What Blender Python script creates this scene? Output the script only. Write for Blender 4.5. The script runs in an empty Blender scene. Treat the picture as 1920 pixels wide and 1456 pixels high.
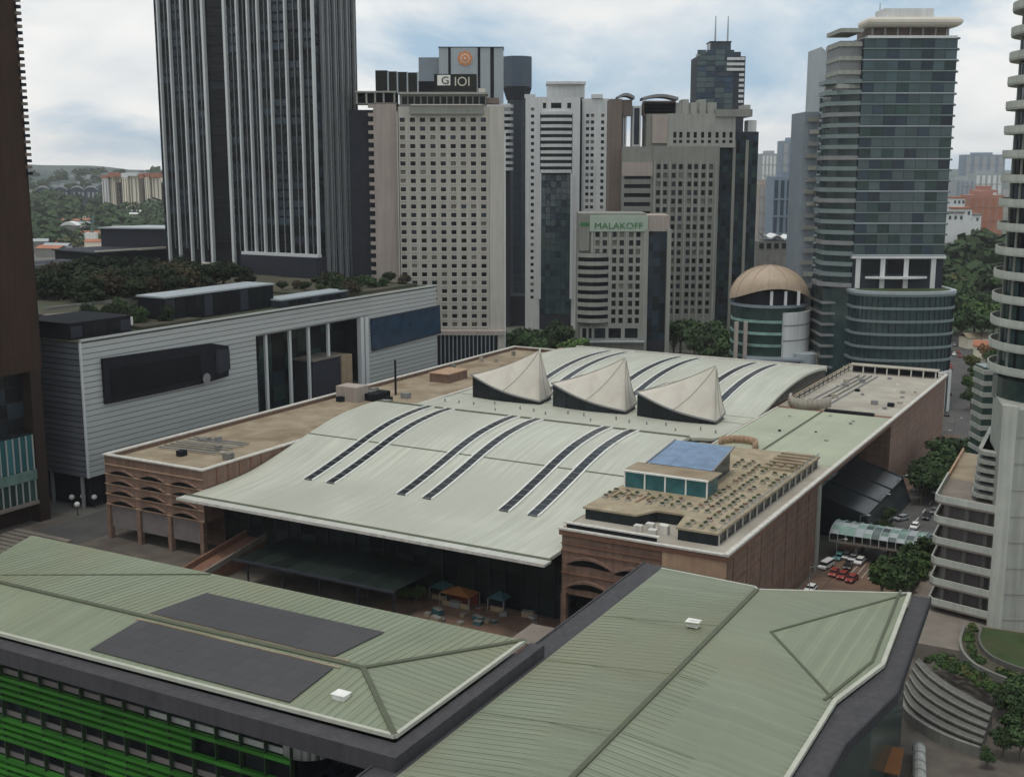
import bpy, bmesh, math, random
from mathutils import Vector, Matrix
random.seed(7)
scene = bpy.context.scene
COL = scene.collection
# ------------------------------------------------------------------ camera
CAMH, FPX, HORIZON = 92.0, 2250.0, 310.0
PITCH = math.atan((728 - HORIZON) / FPX)
cam = bpy.data.cameras.new('camera'); camo = bpy.data.objects.new('camera', cam); COL.objects.link(camo)
cam.sensor_fit = 'HORIZONTAL'; cam.sensor_width = 36.0; cam.lens = FPX / 1920 * 36
cam.clip_start = 1.0; cam.clip_end = 40000
camo.location = (0, 0, CAMH); camo.rotation_euler = (math.pi / 2 - PITCH, 0, 0)
scene.camera = camo
# ------------------------------------------------------------------ sky and sun
SUN_EL, SUN_AZ = math.radians(76), math.radians(215)   # azimuth from +Y clockwise: behind and left of the viewer
world = bpy.data.worlds.new('World'); scene.world = world; world.use_nodes = True
def build_world():
    nt = world.node_tree; N = nt.nodes; L = nt.links
    for n in list(N): N.remove(n)
    out = N.new('ShaderNodeOutputWorld'); bg = N.new('ShaderNodeBackground'); bg.inputs['Strength'].default_value = 0.1
    sky = N.new('ShaderNodeTexSky'); sky.sky_type = 'NISHITA'; sky.sun_disc = False
    sky.sun_elevation = SUN_EL; sky.sun_rotation = SUN_AZ; sky.air_density = 1.2; sky.dust_density = 3.0
    tc = N.new('ShaderNodeTexCoord')
    sep = N.new('ShaderNodeSeparateXYZ'); L.new(tc.outputs['Generated'], sep.inputs[0])
    mx = N.new('ShaderNodeMath'); mx.operation = 'MAXIMUM'; L.new(sep.outputs['Z'], mx.inputs[0]); mx.inputs[1].default_value = 0.0
    ad = N.new('ShaderNodeMath'); ad.operation = 'ADD'; L.new(mx.outputs[0], ad.inputs[0]); ad.inputs[1].default_value = 0.34
    cmb = N.new('ShaderNodeCombineXYZ')
    for i, ax in enumerate('XY'):
        d = N.new('ShaderNodeMath'); d.operation = 'DIVIDE'; L.new(sep.outputs[ax], d.inputs[0]); L.new(ad.outputs[0], d.inputs[1]); L.new(d.outputs[0], cmb.inputs[i])
    n1 = N.new('ShaderNodeTexNoise'); n1.inputs['Scale'].default_value = 1.5; n1.inputs['Detail'].default_value = 7; n1.inputs['Roughness'].default_value = 0.55; n1.inputs['Distortion'].default_value = 0.35
    mp = N.new('ShaderNodeMapping'); mp.inputs['Location'].default_value = (4.3, 1.4, 0.0); L.new(cmb.outputs[0], mp.inputs['Vector']); L.new(mp.outputs[0], n1.inputs['Vector'])
    r1 = N.new('ShaderNodeValToRGB'); r1.color_ramp.elements[0].position = 0.36; r1.color_ramp.elements[1].position = 0.53; L.new(n1.outputs['Fac'], r1.inputs[0])
    n2 = N.new('ShaderNodeTexNoise'); n2.inputs['Scale'].default_value = 3.6; n2.inputs['Detail'].default_value = 6; L.new(mp.outputs[0], n2.inputs['Vector'])
    r2 = N.new('ShaderNodeValToRGB'); r2.color_ramp.elements[0].position = 0.33; r2.color_ramp.elements[1].position = 0.62
    r2.color_ramp.elements[0].color = (8.8, 9.2, 9.5, 1); r2.color_ramp.elements[1].color = (11.2, 11.2, 10.9, 1); L.new(n2.outputs['Fac'], r2.inputs[0])
    # thin cloud veil everywhere: bluish where open
    veil = N.new('ShaderNodeMix'); veil.data_type = 'RGBA'; veil.inputs[0].default_value = 0.88
    L.new(sky.outputs[0], veil.inputs[6]); veil.inputs[7].default_value = (4.9, 6.9, 8.8, 1)
    mix = N.new('ShaderNodeMix'); mix.data_type = 'RGBA'
    L.new(r1.outputs['Color'], mix.inputs[0]); L.new(veil.outputs[2], mix.inputs[6]); L.new(r2.outputs['Color'], mix.inputs[7])
    L.new(mix.outputs[2], bg.inputs['Color']); L.new(bg.outputs[0], out.inputs['Surface'])
build_world()
sl = bpy.data.lights.new('sun', 'SUN'); sl.energy = 1.4; sl.angle = math.radians(14); sl.color = (1.0, 0.955, 0.88)
so = bpy.data.objects.new('sun', sl); COL.objects.link(so)
sd = Vector((math.sin(SUN_AZ) * math.cos(SUN_EL), math.cos(SUN_AZ) * math.cos(SUN_EL), math.sin(SUN_EL)))
so.rotation_euler = (-sd).to_track_quat('-Z', 'Y').to_euler(); so.location = (0, 0, 400)
scene.render.engine = 'CYCLES'
vs = scene.view_settings
vs.view_transform = 'Standard'; vs.look = 'None'; vs.gamma = 1.0; vs.use_curve_mapping = False; vs.exposure = -0.2
scene.cycles.max_bounces = 6; scene.cycles.volume_bounces = 0
# ------------------------------------------------------------------ photo pixels to places
CAM = Vector((0, 0, CAMH))
def ray(x, y):
    u = (x - 960) / FPX; v = (728 - y) / FPX
    return Vector((u, math.cos(PITCH) + v * math.sin(PITCH), -math.sin(PITCH) + v * math.cos(PITCH)))
def atz(x, y, z): d = ray(x, y); return CAM + d * ((z - CAMH) / d.z)
def atY(x, y, Y): d = ray(x, y); return CAM + d * (Y / d.y)
class Frame:
    def __init__(s, o, deg):
        s.O = Vector((o[0], o[1], 0)); s.a = math.radians(deg)
        s.ex = Vector((math.cos(s.a), math.sin(s.a), 0)); s.ey = Vector((-math.sin(s.a), math.cos(s.a), 0))
    def loc(s, P): d = P - s.O; return Vector((d.dot(s.ex), d.dot(s.ey), P.z))
    def w(s, x, y, z=0): return s.O + s.ex * x + s.ey * y + Vector((0, 0, z))
    def z(s, x, y, z): return s.loc(atz(x, y, z))
    def py(s, x, y, yl): d = ray(x, y); return s.loc(CAM + d * ((yl - (CAM - s.O).dot(s.ey)) / d.dot(s.ey)))
    def px(s, x, y, xl): d = ray(x, y); return s.loc(CAM + d * ((xl - (CAM - s.O).dot(s.ex)) / d.dot(s.ex)))
# ------------------------------------------------------------------ materials
MATS = {}
def mat(name, col, rough=0.7, metal=0.0, var=0.12, scale=0.15, bump=0.0, bscale=2.0, spec=0.3, streak=0.0, seam=None, stain=None, alpha=1.0, rand=0.0, run=0.0):
    """colour with patchy variation; streak = vertical run marks; seam = (axis, spacing, strength) ribs; stain = dirt colour; rand = per object"""
    m = bpy.data.materials.new(name); m.use_nodes = True; MATS[name] = m
    nt = m.node_tree; N = nt.nodes; L = nt.links; b = N['Principled BSDF']
    b.inputs['Roughness'].default_value = rough; b.inputs['Metallic'].default_value = metal; b.inputs['Specular IOR Level'].default_value = spec
    tc = N.new('ShaderNodeTexCoord'); src = tc.outputs['Object']
    if rand:
        oi = N.new('ShaderNodeObjectInfo'); va = N.new('ShaderNodeVectorMath'); va.operation = 'ADD'
        sc = N.new('ShaderNodeVectorMath'); sc.operation = 'SCALE'; sc.inputs['Scale'].default_value = 1.0
        L.new(oi.outputs['Location'], sc.inputs[0]); L.new(tc.outputs['Object'], va.inputs[0]); L.new(sc.outputs[0], va.inputs[1]); src = va.outputs[0]
    nz = N.new('ShaderNodeTexNoise'); nz.inputs['Scale'].default_value = scale; nz.inputs['Detail'].default_value = 6; nz.inputs['Roughness'].default_value = 0.6
    L.new(src, nz.inputs['Vector'])
    mr = N.new('ShaderNodeMapRange'); mr.inputs['From Min'].default_value = 0.25; mr.inputs['From Max'].default_value = 0.75
    mr.inputs['To Min'].default_value = 1 - var; mr.inputs['To Max'].default_value = 1 + var; L.new(nz.outputs['Fac'], mr.inputs['Value'])
    fac = mr.outputs[0]
    def mul(a, bb):
        k = N.new('ShaderNodeMath'); k.operation = 'MULTIPLY'; L.new(a, k.inputs[0]); L.new(bb, k.inputs[1]); return k.outputs[0]
    if streak:
        mp = N.new('ShaderNodeMapping'); mp.inputs['Scale'].default_value = (1.1, 1.1, 0.05); L.new(src, mp.inputs['Vector'])
        n2 = N.new('ShaderNodeTexNoise'); n2.inputs['Scale'].default_value = 1.0; n2.inputs['Detail'].default_value = 4; L.new(mp.outputs[0], n2.inputs['Vector'])
        m2 = N.new('ShaderNodeMapRange'); m2.inputs['From Min'].default_value = 0.3; m2.inputs['From Max'].default_value = 0.7
        m2.inputs['To Min'].default_value = 1 - streak; m2.inputs['To Max'].default_value = 1 + streak * 0.6; L.new(n2.outputs['Fac'], m2.inputs['Value']); fac = mul(fac, m2.outputs[0])
    hgt = None
    if seam:
        ax, sp, st = seam
        sx = N.new('ShaderNodeSeparateXYZ'); L.new(tc.outputs['Object'], sx.inputs[0])
        dv = N.new('ShaderNodeMath'); dv.operation = 'DIVIDE'; L.new(sx.outputs['XYZ'.index(ax)], dv.inputs[0]); dv.inputs[1].default_value = sp
        fr = N.new('ShaderNodeMath'); fr.operation = 'FRACT'; L.new(dv.outputs[0], fr.inputs[0])
        lt = N.new('ShaderNodeMath'); lt.operation = 'LESS_THAN'; L.new(fr.outputs[0], lt.inputs[0]); lt.inputs[1].default_value = 0.12
        m3 = N.new('ShaderNodeMapRange'); m3.inputs['To Min'].default_value = 1.0; m3.inputs['To Max'].default_value = 1 - st; L.new(lt.outputs[0], m3.inputs['Value']); fac = mul(fac, m3.outputs[0]); hgt = lt.outputs[0]
        fl = N.new('ShaderNodeMath'); fl.operation = 'FLOOR'; L.new(dv.outputs[0], fl.inputs[0])
        wn = N.new('ShaderNodeTexWhiteNoise'); wn.noise_dimensions = '1D'; L.new(fl.outputs[0], wn.inputs['W'])
        m6 = N.new('ShaderNodeMapRange'); m6.inputs['To Min'].default_value = 1 - st*.55; m6.inputs['To Max'].default_value = 1 + st*.45; L.new(wn.outputs['Value'], m6.inputs['Value']); fac = mul(fac, m6.outputs[0])
        if run:      # rain marks run along the sheets
            mpr = N.new('ShaderNodeMapping'); mpr.inputs['Scale'].default_value = (0.9, 0.05, 0.05) if ax == 'X' else (0.05, 0.9, 0.05); L.new(src, mpr.inputs['Vector'])
            nr = N.new('ShaderNodeTexNoise'); nr.inputs['Scale'].default_value = 1.0; nr.inputs['Detail'].default_value = 5; L.new(mpr.outputs[0], nr.inputs['Vector'])
            m7 = N.new('ShaderNodeMapRange'); m7.inputs['From Min'].default_value = 0.3; m7.inputs['From Max'].default_value = 0.7; m7.inputs['To Min'].default_value = 1 - run; m7.inputs['To Max'].default_value = 1 + run*.6; L.new(nr.outputs['Fac'], m7.inputs['Value']); fac = mul(fac, m7.outputs[0])
    if rand:
        m4 = N.new('ShaderNodeMapRange'); m4.inputs['To Min'].default_value = 1 - rand; m4.inputs['To Max'].default_value = 1 + rand; L.new(oi.outputs['Random'], m4.inputs['Value']); fac = mul(fac, m4.outputs[0])
    vm = N.new('ShaderNodeVectorMath'); vm.operation = 'SCALE'; vm.inputs[0].default_value = col[:3]; L.new(fac, vm.inputs['Scale'])
    cout = vm.outputs[0]
    if stain:
        n5 = N.new('ShaderNodeTexNoise'); n5.inputs['Scale'].default_value = scale * 0.45; n5.inputs['Detail'].default_value = 8; n5.inputs['Distortion'].default_value = 0.6; L.new(src, n5.inputs['Vector'])
        r5 = N.new('ShaderNodeMapRange'); r5.inputs['From Min'].default_value = 0.47; r5.inputs['From Max'].default_value = 0.68; L.new(n5.outputs['Fac'], r5.inputs['Value'])
        mx = N.new('ShaderNodeMix'); mx.data_type = 'RGBA'; L.new(r5.outputs[0], mx.inputs[0]); L.new(cout, mx.inputs[6]); mx.inputs[7].default_value = (*stain[:3], 1); cout = mx.outputs[2]
    L.new(cout, b.inputs['Base Color'])
    if bump:
        nb = N.new('ShaderNodeTexNoise'); nb.inputs['Scale'].default_value = bscale; nb.inputs['Detail'].default_value = 4; L.new(src, nb.inputs['Vector'])
        bp = N.new('ShaderNodeBump'); bp.inputs['Strength'].default_value = bump; bp.inputs['Distance'].default_value = 0.3; L.new(nb.outputs['Fac'], bp.inputs['Height']); L.new(bp.outputs[0], b.inputs['Normal'])
    if alpha < 1: b.inputs['Alpha'].default_value = alpha
    return m
def glass(name, col, rough=0.2, spec=0.28, var=0.35, rand=0.35): return mat(name, col, rough=rough, spec=spec, var=var, scale=0.35, rand=rand)
# ------------------------------------------------------------------ mesh collector
class MB:
    def __init__(s): s.v = []; s.f = []
    def add(s, vs_, fs): o = len(s.v); s.v += [tuple(p) for p in vs_]; s.f += [tuple(o + i for i in f) for f in fs]; return s
    def box(s, x0, x1, y0, y1, z0, z1):
        return s.add([(x0,y0,z0),(x1,y0,z0),(x1,y1,z0),(x0,y1,z0),(x0,y0,z1),(x1,y0,z1),(x1,y1,z1),(x0,y1,z1)],
                     [(3,2,1,0),(4,5,6,7),(0,1,5,4),(1,2,6,5),(2,3,7,6),(3,0,4,7)])
    def quad(s, a, b, c, d): return s.add([a, b, c, d], [(0,1,2,3)])
    def prism(s, poly, z0, z1):
        n = len(poly); z0f = z0 if callable(z0) else (lambda x, y: z0); z1f = z1 if callable(z1) else (lambda x, y: z1)
        ar = sum(poly[i][0]*poly[(i+1)%n][1]-poly[(i+1)%n][0]*poly[i][1] for i in range(n))
        if ar < 0: poly = poly[::-1]
        vs_ = [(x, y, z0f(x, y)) for x, y in poly] + [(x, y, z1f(x, y)) for x, y in poly]
        return s.add(vs_, [tuple(range(n-1, -1, -1)), tuple(range(n, 2*n))] + [(i, (i+1) % n, n+(i+1) % n, n+i) for i in range(n)])
    def cyl(s, x, y, r, z0, z1, n=14, r1=None, a0=0):
        r1 = r if r1 is None else r1
        A = [a0 + 2*math.pi*i/n for i in range(n)]
        return s.add([(x+r*math.cos(a), y+r*math.sin(a), z0) for a in A] + [(x+r1*math.cos(a), y+r1*math.sin(a), z1) for a in A],
                     [tuple(range(n-1, -1, -1)), tuple(range(n, 2*n))] + [(i, (i+1) % n, n+(i+1) % n, n+i) for i in range(n)])
    def bar(s, a, b, w, h=None):
        """beam from a to b, width w, height h"""
        h = w if h is None else h; a = Vector(a); b = Vector(b); d = (b - a).normalized()
        sd_ = d.cross(Vector((0, 0, 1)))
        if sd_.length < 1e-4: sd_ = Vector((1, 0, 0))
        sd_.normalize(); up = sd_.cross(d)
        c = [(-1,-1),(1,-1),(1,1),(-1,1)]
        return s.add([a + sd_*(i*w/2) + up*(j*h/2) for i, j in c] + [b + sd_*(i*w/2) + up*(j*h/2) for i, j in c],
                     [(0,1,2,3),(7,6,5,4),(4,5,1,0),(5,6,2,1),(6,7,3,2),(7,4,0,3)])
    def grid(s, fn, us, ws):
        nu, nw = len(us), len(ws)
        return s.add([fn(u, w) for w in ws for u in us], [(j*nu+i, j*nu+i+1, (j+1)*nu+i+1, (j+1)*nu+i) for j in range(nw-1) for i in range(nu-1)])
    def mesh(s, name, m=None):
        me = bpy.data.meshes.new(name); me.from_pydata(s.v, [], s.f); me.update()
        if m: me.materials.append(MATS[m] if isinstance(m, str) else m)
        return me
    def build(s, name, m, parent=None, smooth=False, kind=None):
        me = s.mesh(name, m)
        bm = bmesh.new(); bm.from_mesh(me); bmesh.ops.recalc_face_normals(bm, faces=bm.faces); bm.to_mesh(me); bm.free()
        if smooth:
            for p in me.polygons: p.use_smooth = True
        return link(name, me, parent, kind)
def link(name, me, parent=None, kind=None, loc=None, rotz=0, scale=None):
    o = bpy.data.objects.new(name, me); COL.objects.link(o)
    if parent: o.parent = parent
    if kind: o['kind'] = kind
    if loc is not None: o.location = loc
    if rotz: o.rotation_euler = (0, 0, rotz)
    if scale is not None: o.scale = scale
    return o
def thing(name, label, cat, loc=(0, 0, 0), rotz=0.0, group=None):
    o = bpy.data.objects.new(name, None); COL.objects.link(o); o.empty_display_size = 1
    o.location = loc; o.rotation_euler = (0, 0, rotz); o['label'] = label; o['category'] = cat
    if group: o['group'] = group
    return o
def tag(o, label, cat, group=None):
    o['label'] = label; o['category'] = cat
    if group: o['group'] = group
    return o
def struct(name, mb, m, smooth=False): return mb.build(name, m, None, smooth, 'structure')
UNIT = {}
def unit(m):
    if m not in UNIT: UNIT[m] = MB().box(-.5, .5, -.5, .5, -.5, .5).mesh('unit_' + m, m)
    return UNIT[m]
def pieces(name, items, parent, limit=300):
    """items: (centre, size, rotz, material); one object each up to the limit, the rest one joined part"""
    for c, sz, rz, m in items[:limit]:
        link(name, unit(m), parent, loc=c, rotz=rz, scale=sz)
    rest = {}
    for it in items[limit:]: rest.setdefault(it[3], []).append(it)
    for m, lst in rest.items():
        mb = MB()
        for c, sz, rz, _ in lst:
            ca, sa = math.cos(rz), math.sin(rz); t = MB().box(-sz[0]/2, sz[0]/2, -sz[1]/2, sz[1]/2, -sz[2]/2, sz[2]/2)
            mb.add([(c[0]+x*ca-y*sa, c[1]+x*sa+y*ca, c[2]+z) for x, y, z in t.v], t.f)
        mb.build(name + 's_beyond', m, parent, kind='stuff')
class Face:
    """a wall plane in a building's own axes: origin, direction along it; outward side is to the right of u"""
    def __init__(s, ox, oy, deg): s.o = (ox, oy); a = math.radians(deg); s.a = a; s.u = (math.cos(a), math.sin(a)); s.n = (math.sin(a), -math.cos(a))
    def p(s, u, z, d=0): return (s.o[0]+s.u[0]*u+s.n[0]*d, s.o[1]+s.u[1]*u+s.n[1]*d, z)
    def piece(s, u0, u1, z0, z1, d0, d1, m): return (s.p((u0+u1)/2, (z0+z1)/2, (d0+d1)/2), (abs(u1-u0), abs(d1-d0), abs(z1-z0)), s.a, m)
    def box(s, mb, u0, u1, z0, z1, d0, d1):
        P = [s.p(u, z, d) for z in (z0, z1) for u, d in ((u0, d0), (u1, d0), (u1, d1), (u0, d1))]
        mb.add(P, [(3,2,1,0),(4,5,6,7),(0,1,5,4),(1,2,6,5),(2,3,7,6),(3,0,4,7)])
    def holed(s, mb, u0, u1, z0, z1, cols, rows, depth, skip=None):
        """wall sheet with real openings and reveals; returns the openings"""
        us = sorted({u0, u1, *[c for cc in cols for c in cc]}); zs = sorted({z0, z1, *[r for rr in rows for r in rr]})
        cs = {c[0]: c for c in cols}; rs = {r[0]: r for r in rows}; op = []
        for i in range(len(us)-1):
            for j in range(len(zs)-1):
                a, b, c, d = us[i], us[i+1], zs[j], zs[j+1]
                if a in cs and c in rs and not (skip and skip(a, c)):
                    op.append((a, b, c, d))
                    for q in (((a,c),(b,c)),((b,c),(b,d)),((b,d),(a,d)),((a,d),(a,c))):
                        mb.quad(s.p(*q[0]), s.p(*q[1]), s.p(*q[1], -depth), s.p(*q[0], -depth))
                else: mb.quad(s.p(a, c), s.p(b, c), s.p(b, d), s.p(a, d))
        return op
def rows_of(z0, n, step, h): return [(z0+i*step, z0+i*step+h) for i in range(n)]
def cols_of(u0, n, step, w): return [(u0+i*step, u0+i*step+w) for i in range(n)]
def joined(pl):
    mb = MB()
    for c, sz, rz, _ in pl:
        ca, sa = math.cos(rz), math.sin(rz); t = MB().box(-sz[0]/2, sz[0]/2, -sz[1]/2, sz[1]/2, -sz[2]/2, sz[2]/2)
        mb.add([(c[0]+x*ca-y*sa, c[1]+x*sa+y*ca, c[2]+z) for x, y, z in t.v], t.f)
    return mb
def text_mesh(s, size, depth, m):
    cu = bpy.data.curves.new('txt', 'FONT'); cu.body = s; cu.size = size; cu.extrude = depth; cu.align_x = 'CENTER'; cu.align_y = 'CENTER'
    o = bpy.data.objects.new('txt', cu); COL.objects.link(o); bpy.context.view_layer.update()
    me = bpy.data.meshes.new_from_object(o.evaluated_get(bpy.context.evaluated_depsgraph_get())); bpy.data.objects.remove(o)
    me.materials.clear(); me.materials.append(MATS[m]); return me
# ------------------------------------------------------------------ palette
mat('brick', (0.215, 0.138, 0.104), rough=0.9, var=0.2, scale=0.5, streak=0.22, seam=('Z', 0.9, 0.16), bump=0.25, bscale=4)
mat('brick_pale', (0.40, 0.27, 0.18), rough=0.9, var=0.14, scale=0.5, streak=0.15, bump=0.2, bscale=4)
mat('brick_dark', (0.20, 0.105, 0.072), rough=0.9, var=0.2, scale=0.5, bump=0.25, bscale=4)
mat('coping', (0.55, 0.53, 0.48), rough=0.7, var=0.12, scale=0.4, streak=0.2)
mat('hall_roof', (0.465, 0.478, 0.405), rough=0.5, var=0.09, scale=0.06, seam=('X', 0.9, 0.10), run=0.12, stain=(0.395, 0.40, 0.335), spec=0.35)
mat('hall_lip', (0.47, 0.48, 0.43), rough=0.45, var=0.08, scale=0.2, seam=('X', 1.8, 0.12))
mat('deck_green', (0.36, 0.39, 0.29), rough=0.6, var=0.09, scale=0.08, seam=('X', 1.2, 0.06), stain=(0.31, 0.33, 0.25))
mat('deck_tan', (0.295, 0.243, 0.17), rough=0.95, var=0.25, scale=0.2, stain=(0.205, 0.153, 0.10), bump=0.3)
mat('deck_beige', (0.365, 0.338, 0.285), rough=0.9, var=0.18, scale=0.16, stain=(0.30, 0.265, 0.22), bump=0.2)
mat('terrace_floor', (0.34, 0.285, 0.20), rough=0.95, var=0.25, scale=0.5, stain=(0.26, 0.215, 0.14), bump=0.4)
mat('membrane', (0.66, 0.615, 0.545), rough=0.75, var=0.08, scale=0.25, stain=(0.56, 0.50, 0.44))
mat('fore_roof', (0.208, 0.236, 0.164), rough=0.55, var=0.09, scale=0.07, seam=('X', 0.62, 0.15), run=0.06, stain=(0.205, 0.215, 0.138), bump=0.08, bscale=0.8)
mat('fore_roof_side', (0.196, 0.222, 0.158), rough=0.55, var=0.09, scale=0.07, seam=('Y', 0.62, 0.15), run=0.06, stain=(0.196, 0.202, 0.134), bump=0.08, bscale=0.8)
mat('roof_cap', (0.085, 0.095, 0.06), rough=0.6, var=0.15, scale=0.8)
mat('roof_edge', (0.42, 0.43, 0.36), rough=0.6, var=0.15, scale=0.5)
mat('gutter', (0.054, 0.052, 0.057), rough=0.7, var=0.2, scale=0.4, streak=0.2)
mat('gutter_dark', (0.03, 0.03, 0.035), rough=0.8, var=0.2, scale=0.5)
mat('solar', (0.062, 0.06, 0.063), rough=0.5, var=0.12, scale=0.1, rand=0.04, spec=0.15)
mat('white_paint', (0.72, 0.72, 0.68), rough=0.6, var=0.1, scale=0.5, streak=0.12)
mat('louvre_green', (0.03, 0.155, 0.016), rough=0.5, var=0.2, scale=0.6, rand=0.3)
mat('panel_pale', (0.33, 0.34, 0.32), rough=0.6, var=0.15, scale=0.6, streak=0.2)
mat('panel_mauve', (0.17, 0.15, 0.145), rough=0.7, var=0.15, scale=0.6)
glass('glass_dark', (0.018, 0.023, 0.026), spec=0.16)
glass('glass_black', (0.010, 0.012, 0.014), spec=0.1)
glass('glass_green', (0.028, 0.055, 0.048))
glass('glass_teal', (0.042, 0.070, 0.073), rough=0.12, spec=0.5, var=0.3, rand=0.18)
glass('glass_blue', (0.016, 0.038, 0.068))
glass('glass_sky', (0.12, 0.19, 0.30), rough=0.2, spec=0.4, rand=0.08)
glass('glass_aqua', (0.035, 0.115, 0.125))
glass('glass_navy', (0.025, 0.04, 0.055))
glass('glass_lobby', (0.075, 0.10, 0.10), rough=0.25)
mat('band_teal', (0.17, 0.215, 0.21), rough=0.5, var=0.1, scale=0.2)
glass('canopy_glass', (0.013, 0.02, 0.018), rough=0.4, spec=0.15)
glass('bridge_glass', (0.17, 0.27, 0.235), rough=0.3)
mat('hotel_stone', (0.44, 0.42, 0.375), rough=0.85, var=0.08, scale=0.1, streak=0.1)
mat('hotel_stone_dark', (0.36, 0.31, 0.275), rough=0.85, var=0.1, scale=0.1, streak=0.12)
mat('precast', (0.56, 0.52, 0.45), rough=0.8, var=0.08, scale=0.3)
mat('grey_stone', (0.235, 0.237, 0.212), rough=0.85, var=0.1, scale=0.12, streak=0.14)
mat('grey_stone_light', (0.315, 0.32, 0.288), rough=0.85, var=0.1, scale=0.12, streak=0.14)
mat('white_stone', (0.60, 0.61, 0.60), rough=0.75, var=0.07, scale=0.12, streak=0.1)
mat('brown_stone', (0.17, 0.135, 0.115), rough=0.85, var=0.12, scale=0.15, streak=0.12)
mat('steel_blue', (0.20, 0.235, 0.265), rough=0.5, var=0.1, scale=0.15)
mat('steel_pale', (0.34, 0.38, 0.40), rough=0.5, var=0.08, scale=0.15, streak=0.08)
mat('dark_metal', (0.016, 0.017, 0.022), rough=0.7, var=0.2, scale=0.4, spec=0.06)
mat('slate', (0.034, 0.037, 0.048), rough=0.7, var=0.15, scale=0.3, spec=0.08)
mat('mid_grey', (0.22, 0.225, 0.225), rough=0.7, var=0.15, scale=0.3)
mat('fin_white', (0.55, 0.57, 0.57), rough=0.5, var=0.06, scale=0.1, spec=0.4)
mat('fin_grey', (0.20, 0.21, 0.215), rough=0.5, var=0.1, scale=0.1)
mat('siding', (0.41, 0.43, 0.42), rough=0.55, var=0.08, scale=0.15, rand=0.06)
mat('siding_dark', (0.095, 0.102, 0.12), rough=0.6, var=0.12, scale=0.15, rand=0.1)
mat('brown_wall', (0.040, 0.020, 0.012), rough=0.8, var=0.22, scale=0.1, streak=0.2)
mat('brown_dark', (0.026, 0.015, 0.011), rough=0.8, var=0.2, scale=0.2)
mat('dome_copper', (0.40, 0.31, 0.225), rough=0.5, var=0.1, scale=0.15, streak=0.1)
mat('stone_pier', (0.32, 0.33, 0.295), rough=0.85, var=0.1, scale=0.2, streak=0.2)
mat('balcony', (0.42, 0.435, 0.39), rough=0.75, var=0.1, scale=0.2, streak=0.15)
mat('concrete', (0.20, 0.197, 0.178), rough=0.9, var=0.18, scale=0.25, streak=0.2, bump=0.2)
mat('concrete_warm', (0.19, 0.165, 0.14), rough=0.9, var=0.2, scale=0.25, bump=0.2)
mat('paving', (0.115, 0.10, 0.085), rough=0.95, var=0.25, scale=0.25, stain=(0.08, 0.066, 0.056), bump=0.2)
mat('paving_red', (0.16, 0.10, 0.072), rough=0.95, var=0.25, scale=0.3, stain=(0.09, 0.066, 0.052), bump=0.2)
mat('asphalt', (0.075, 0.073, 0.072), rough=0.95, var=0.2, scale=0.2, stain=(0.10, 0.095, 0.09))
mat('road_line', (0.55, 0.55, 0.50), rough=0.9, var=0.2, scale=1.0)
mat('soil', (0.07, 0.065, 0.045), rough=1.0, var=0.3, scale=0.05, stain=(0.045, 0.06, 0.03))
mat('city_ground', (0.13, 0.125, 0.11), rough=1.0, var=0.4, scale=0.01, stain=(0.055, 0.085, 0.04))
mat('grass', (0.04, 0.062, 0.022), rough=1.0, var=0.3, scale=0.4, stain=(0.055, 0.06, 0.028))
mat('hill', (0.06, 0.085, 0.075), rough=1.0, var=0.3, scale=0.004, stain=(0.11, 0.125, 0.125))
mat('bark', (0.11, 0.085, 0.06), rough=1.0, var=0.2, scale=2)
mat('leaf_dark', (0.035, 0.062, 0.022), rough=0.8, var=0.5, scale=0.45, rand=0.35, spec=0.2)
mat('leaf_mid', (0.055, 0.098, 0.026), rough=0.8, var=0.5, scale=0.45, rand=0.3, spec=0.2)
mat('leaf_olive', (0.092, 0.10, 0.034), rough=0.8, var=0.5, scale=0.45, rand=0.3, spec=0.2)
mat('leaf_rust', (0.17, 0.09, 0.045), rough=0.8, var=0.4, scale=0.45, rand=0.3, spec=0.2)
mat('sign_dark', (0.022, 0.026, 0.021), rough=0.7, var=0.2, scale=0.3, spec=0.08)
mat('sign_white', (0.72, 0.72, 0.66), rough=0.5, var=0.05)
mat('sign_green', (0.04, 0.17, 0.06), rough=0.5, var=0.1)
mat('sign_band', (0.36, 0.43, 0.35), rough=0.6, var=0.08, scale=0.2)
mat('emblem_orange', (0.62, 0.24, 0.10), rough=0.5, var=0.08)
mat('emblem_pale', (0.66, 0.52, 0.40), rough=0.5, var=0.08)
mat('rubber', (0.02, 0.02, 0.02), rough=0.9)
mat('car_white', (0.75, 0.75, 0.73), rough=0.3, var=0.03)
mat('car_silver', (0.40, 0.41, 0.42), rough=0.3, metal=0.4, var=0.03)
mat('car_black', (0.02, 0.02, 0.022), rough=0.25, var=0.05)
mat('car_red', (0.28, 0.04, 0.03), rough=0.3, var=0.05)
mat('car_grey', (0.12, 0.125, 0.13), rough=0.3, var=0.05)
mat('car_teal', (0.10, 0.28, 0.30), rough=0.3, var=0.05)
mat('lamp_clear', (0.7, 0.7, 0.66), rough=0.2, var=0.02)
mat('orange_sheet', (0.24, 0.10, 0.035), rough=0.8, var=0.15, scale=0.3)
mat('red_sheet', (0.22, 0.05, 0.03), rough=0.7, var=0.15, scale=0.4)
mat('teal_sheet', (0.035, 0.10, 0.115), rough=0.7, var=0.15, scale=0.4)
mat('cream_wall', (0.80, 0.73, 0.58), rough=0.85, var=0.06, scale=0.05)
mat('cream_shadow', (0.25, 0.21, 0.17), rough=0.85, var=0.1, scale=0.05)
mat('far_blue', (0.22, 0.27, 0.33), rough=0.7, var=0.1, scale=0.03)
mat('far_grey', (0.34, 0.36, 0.37), rough=0.7, var=0.1, scale=0.03)
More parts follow.
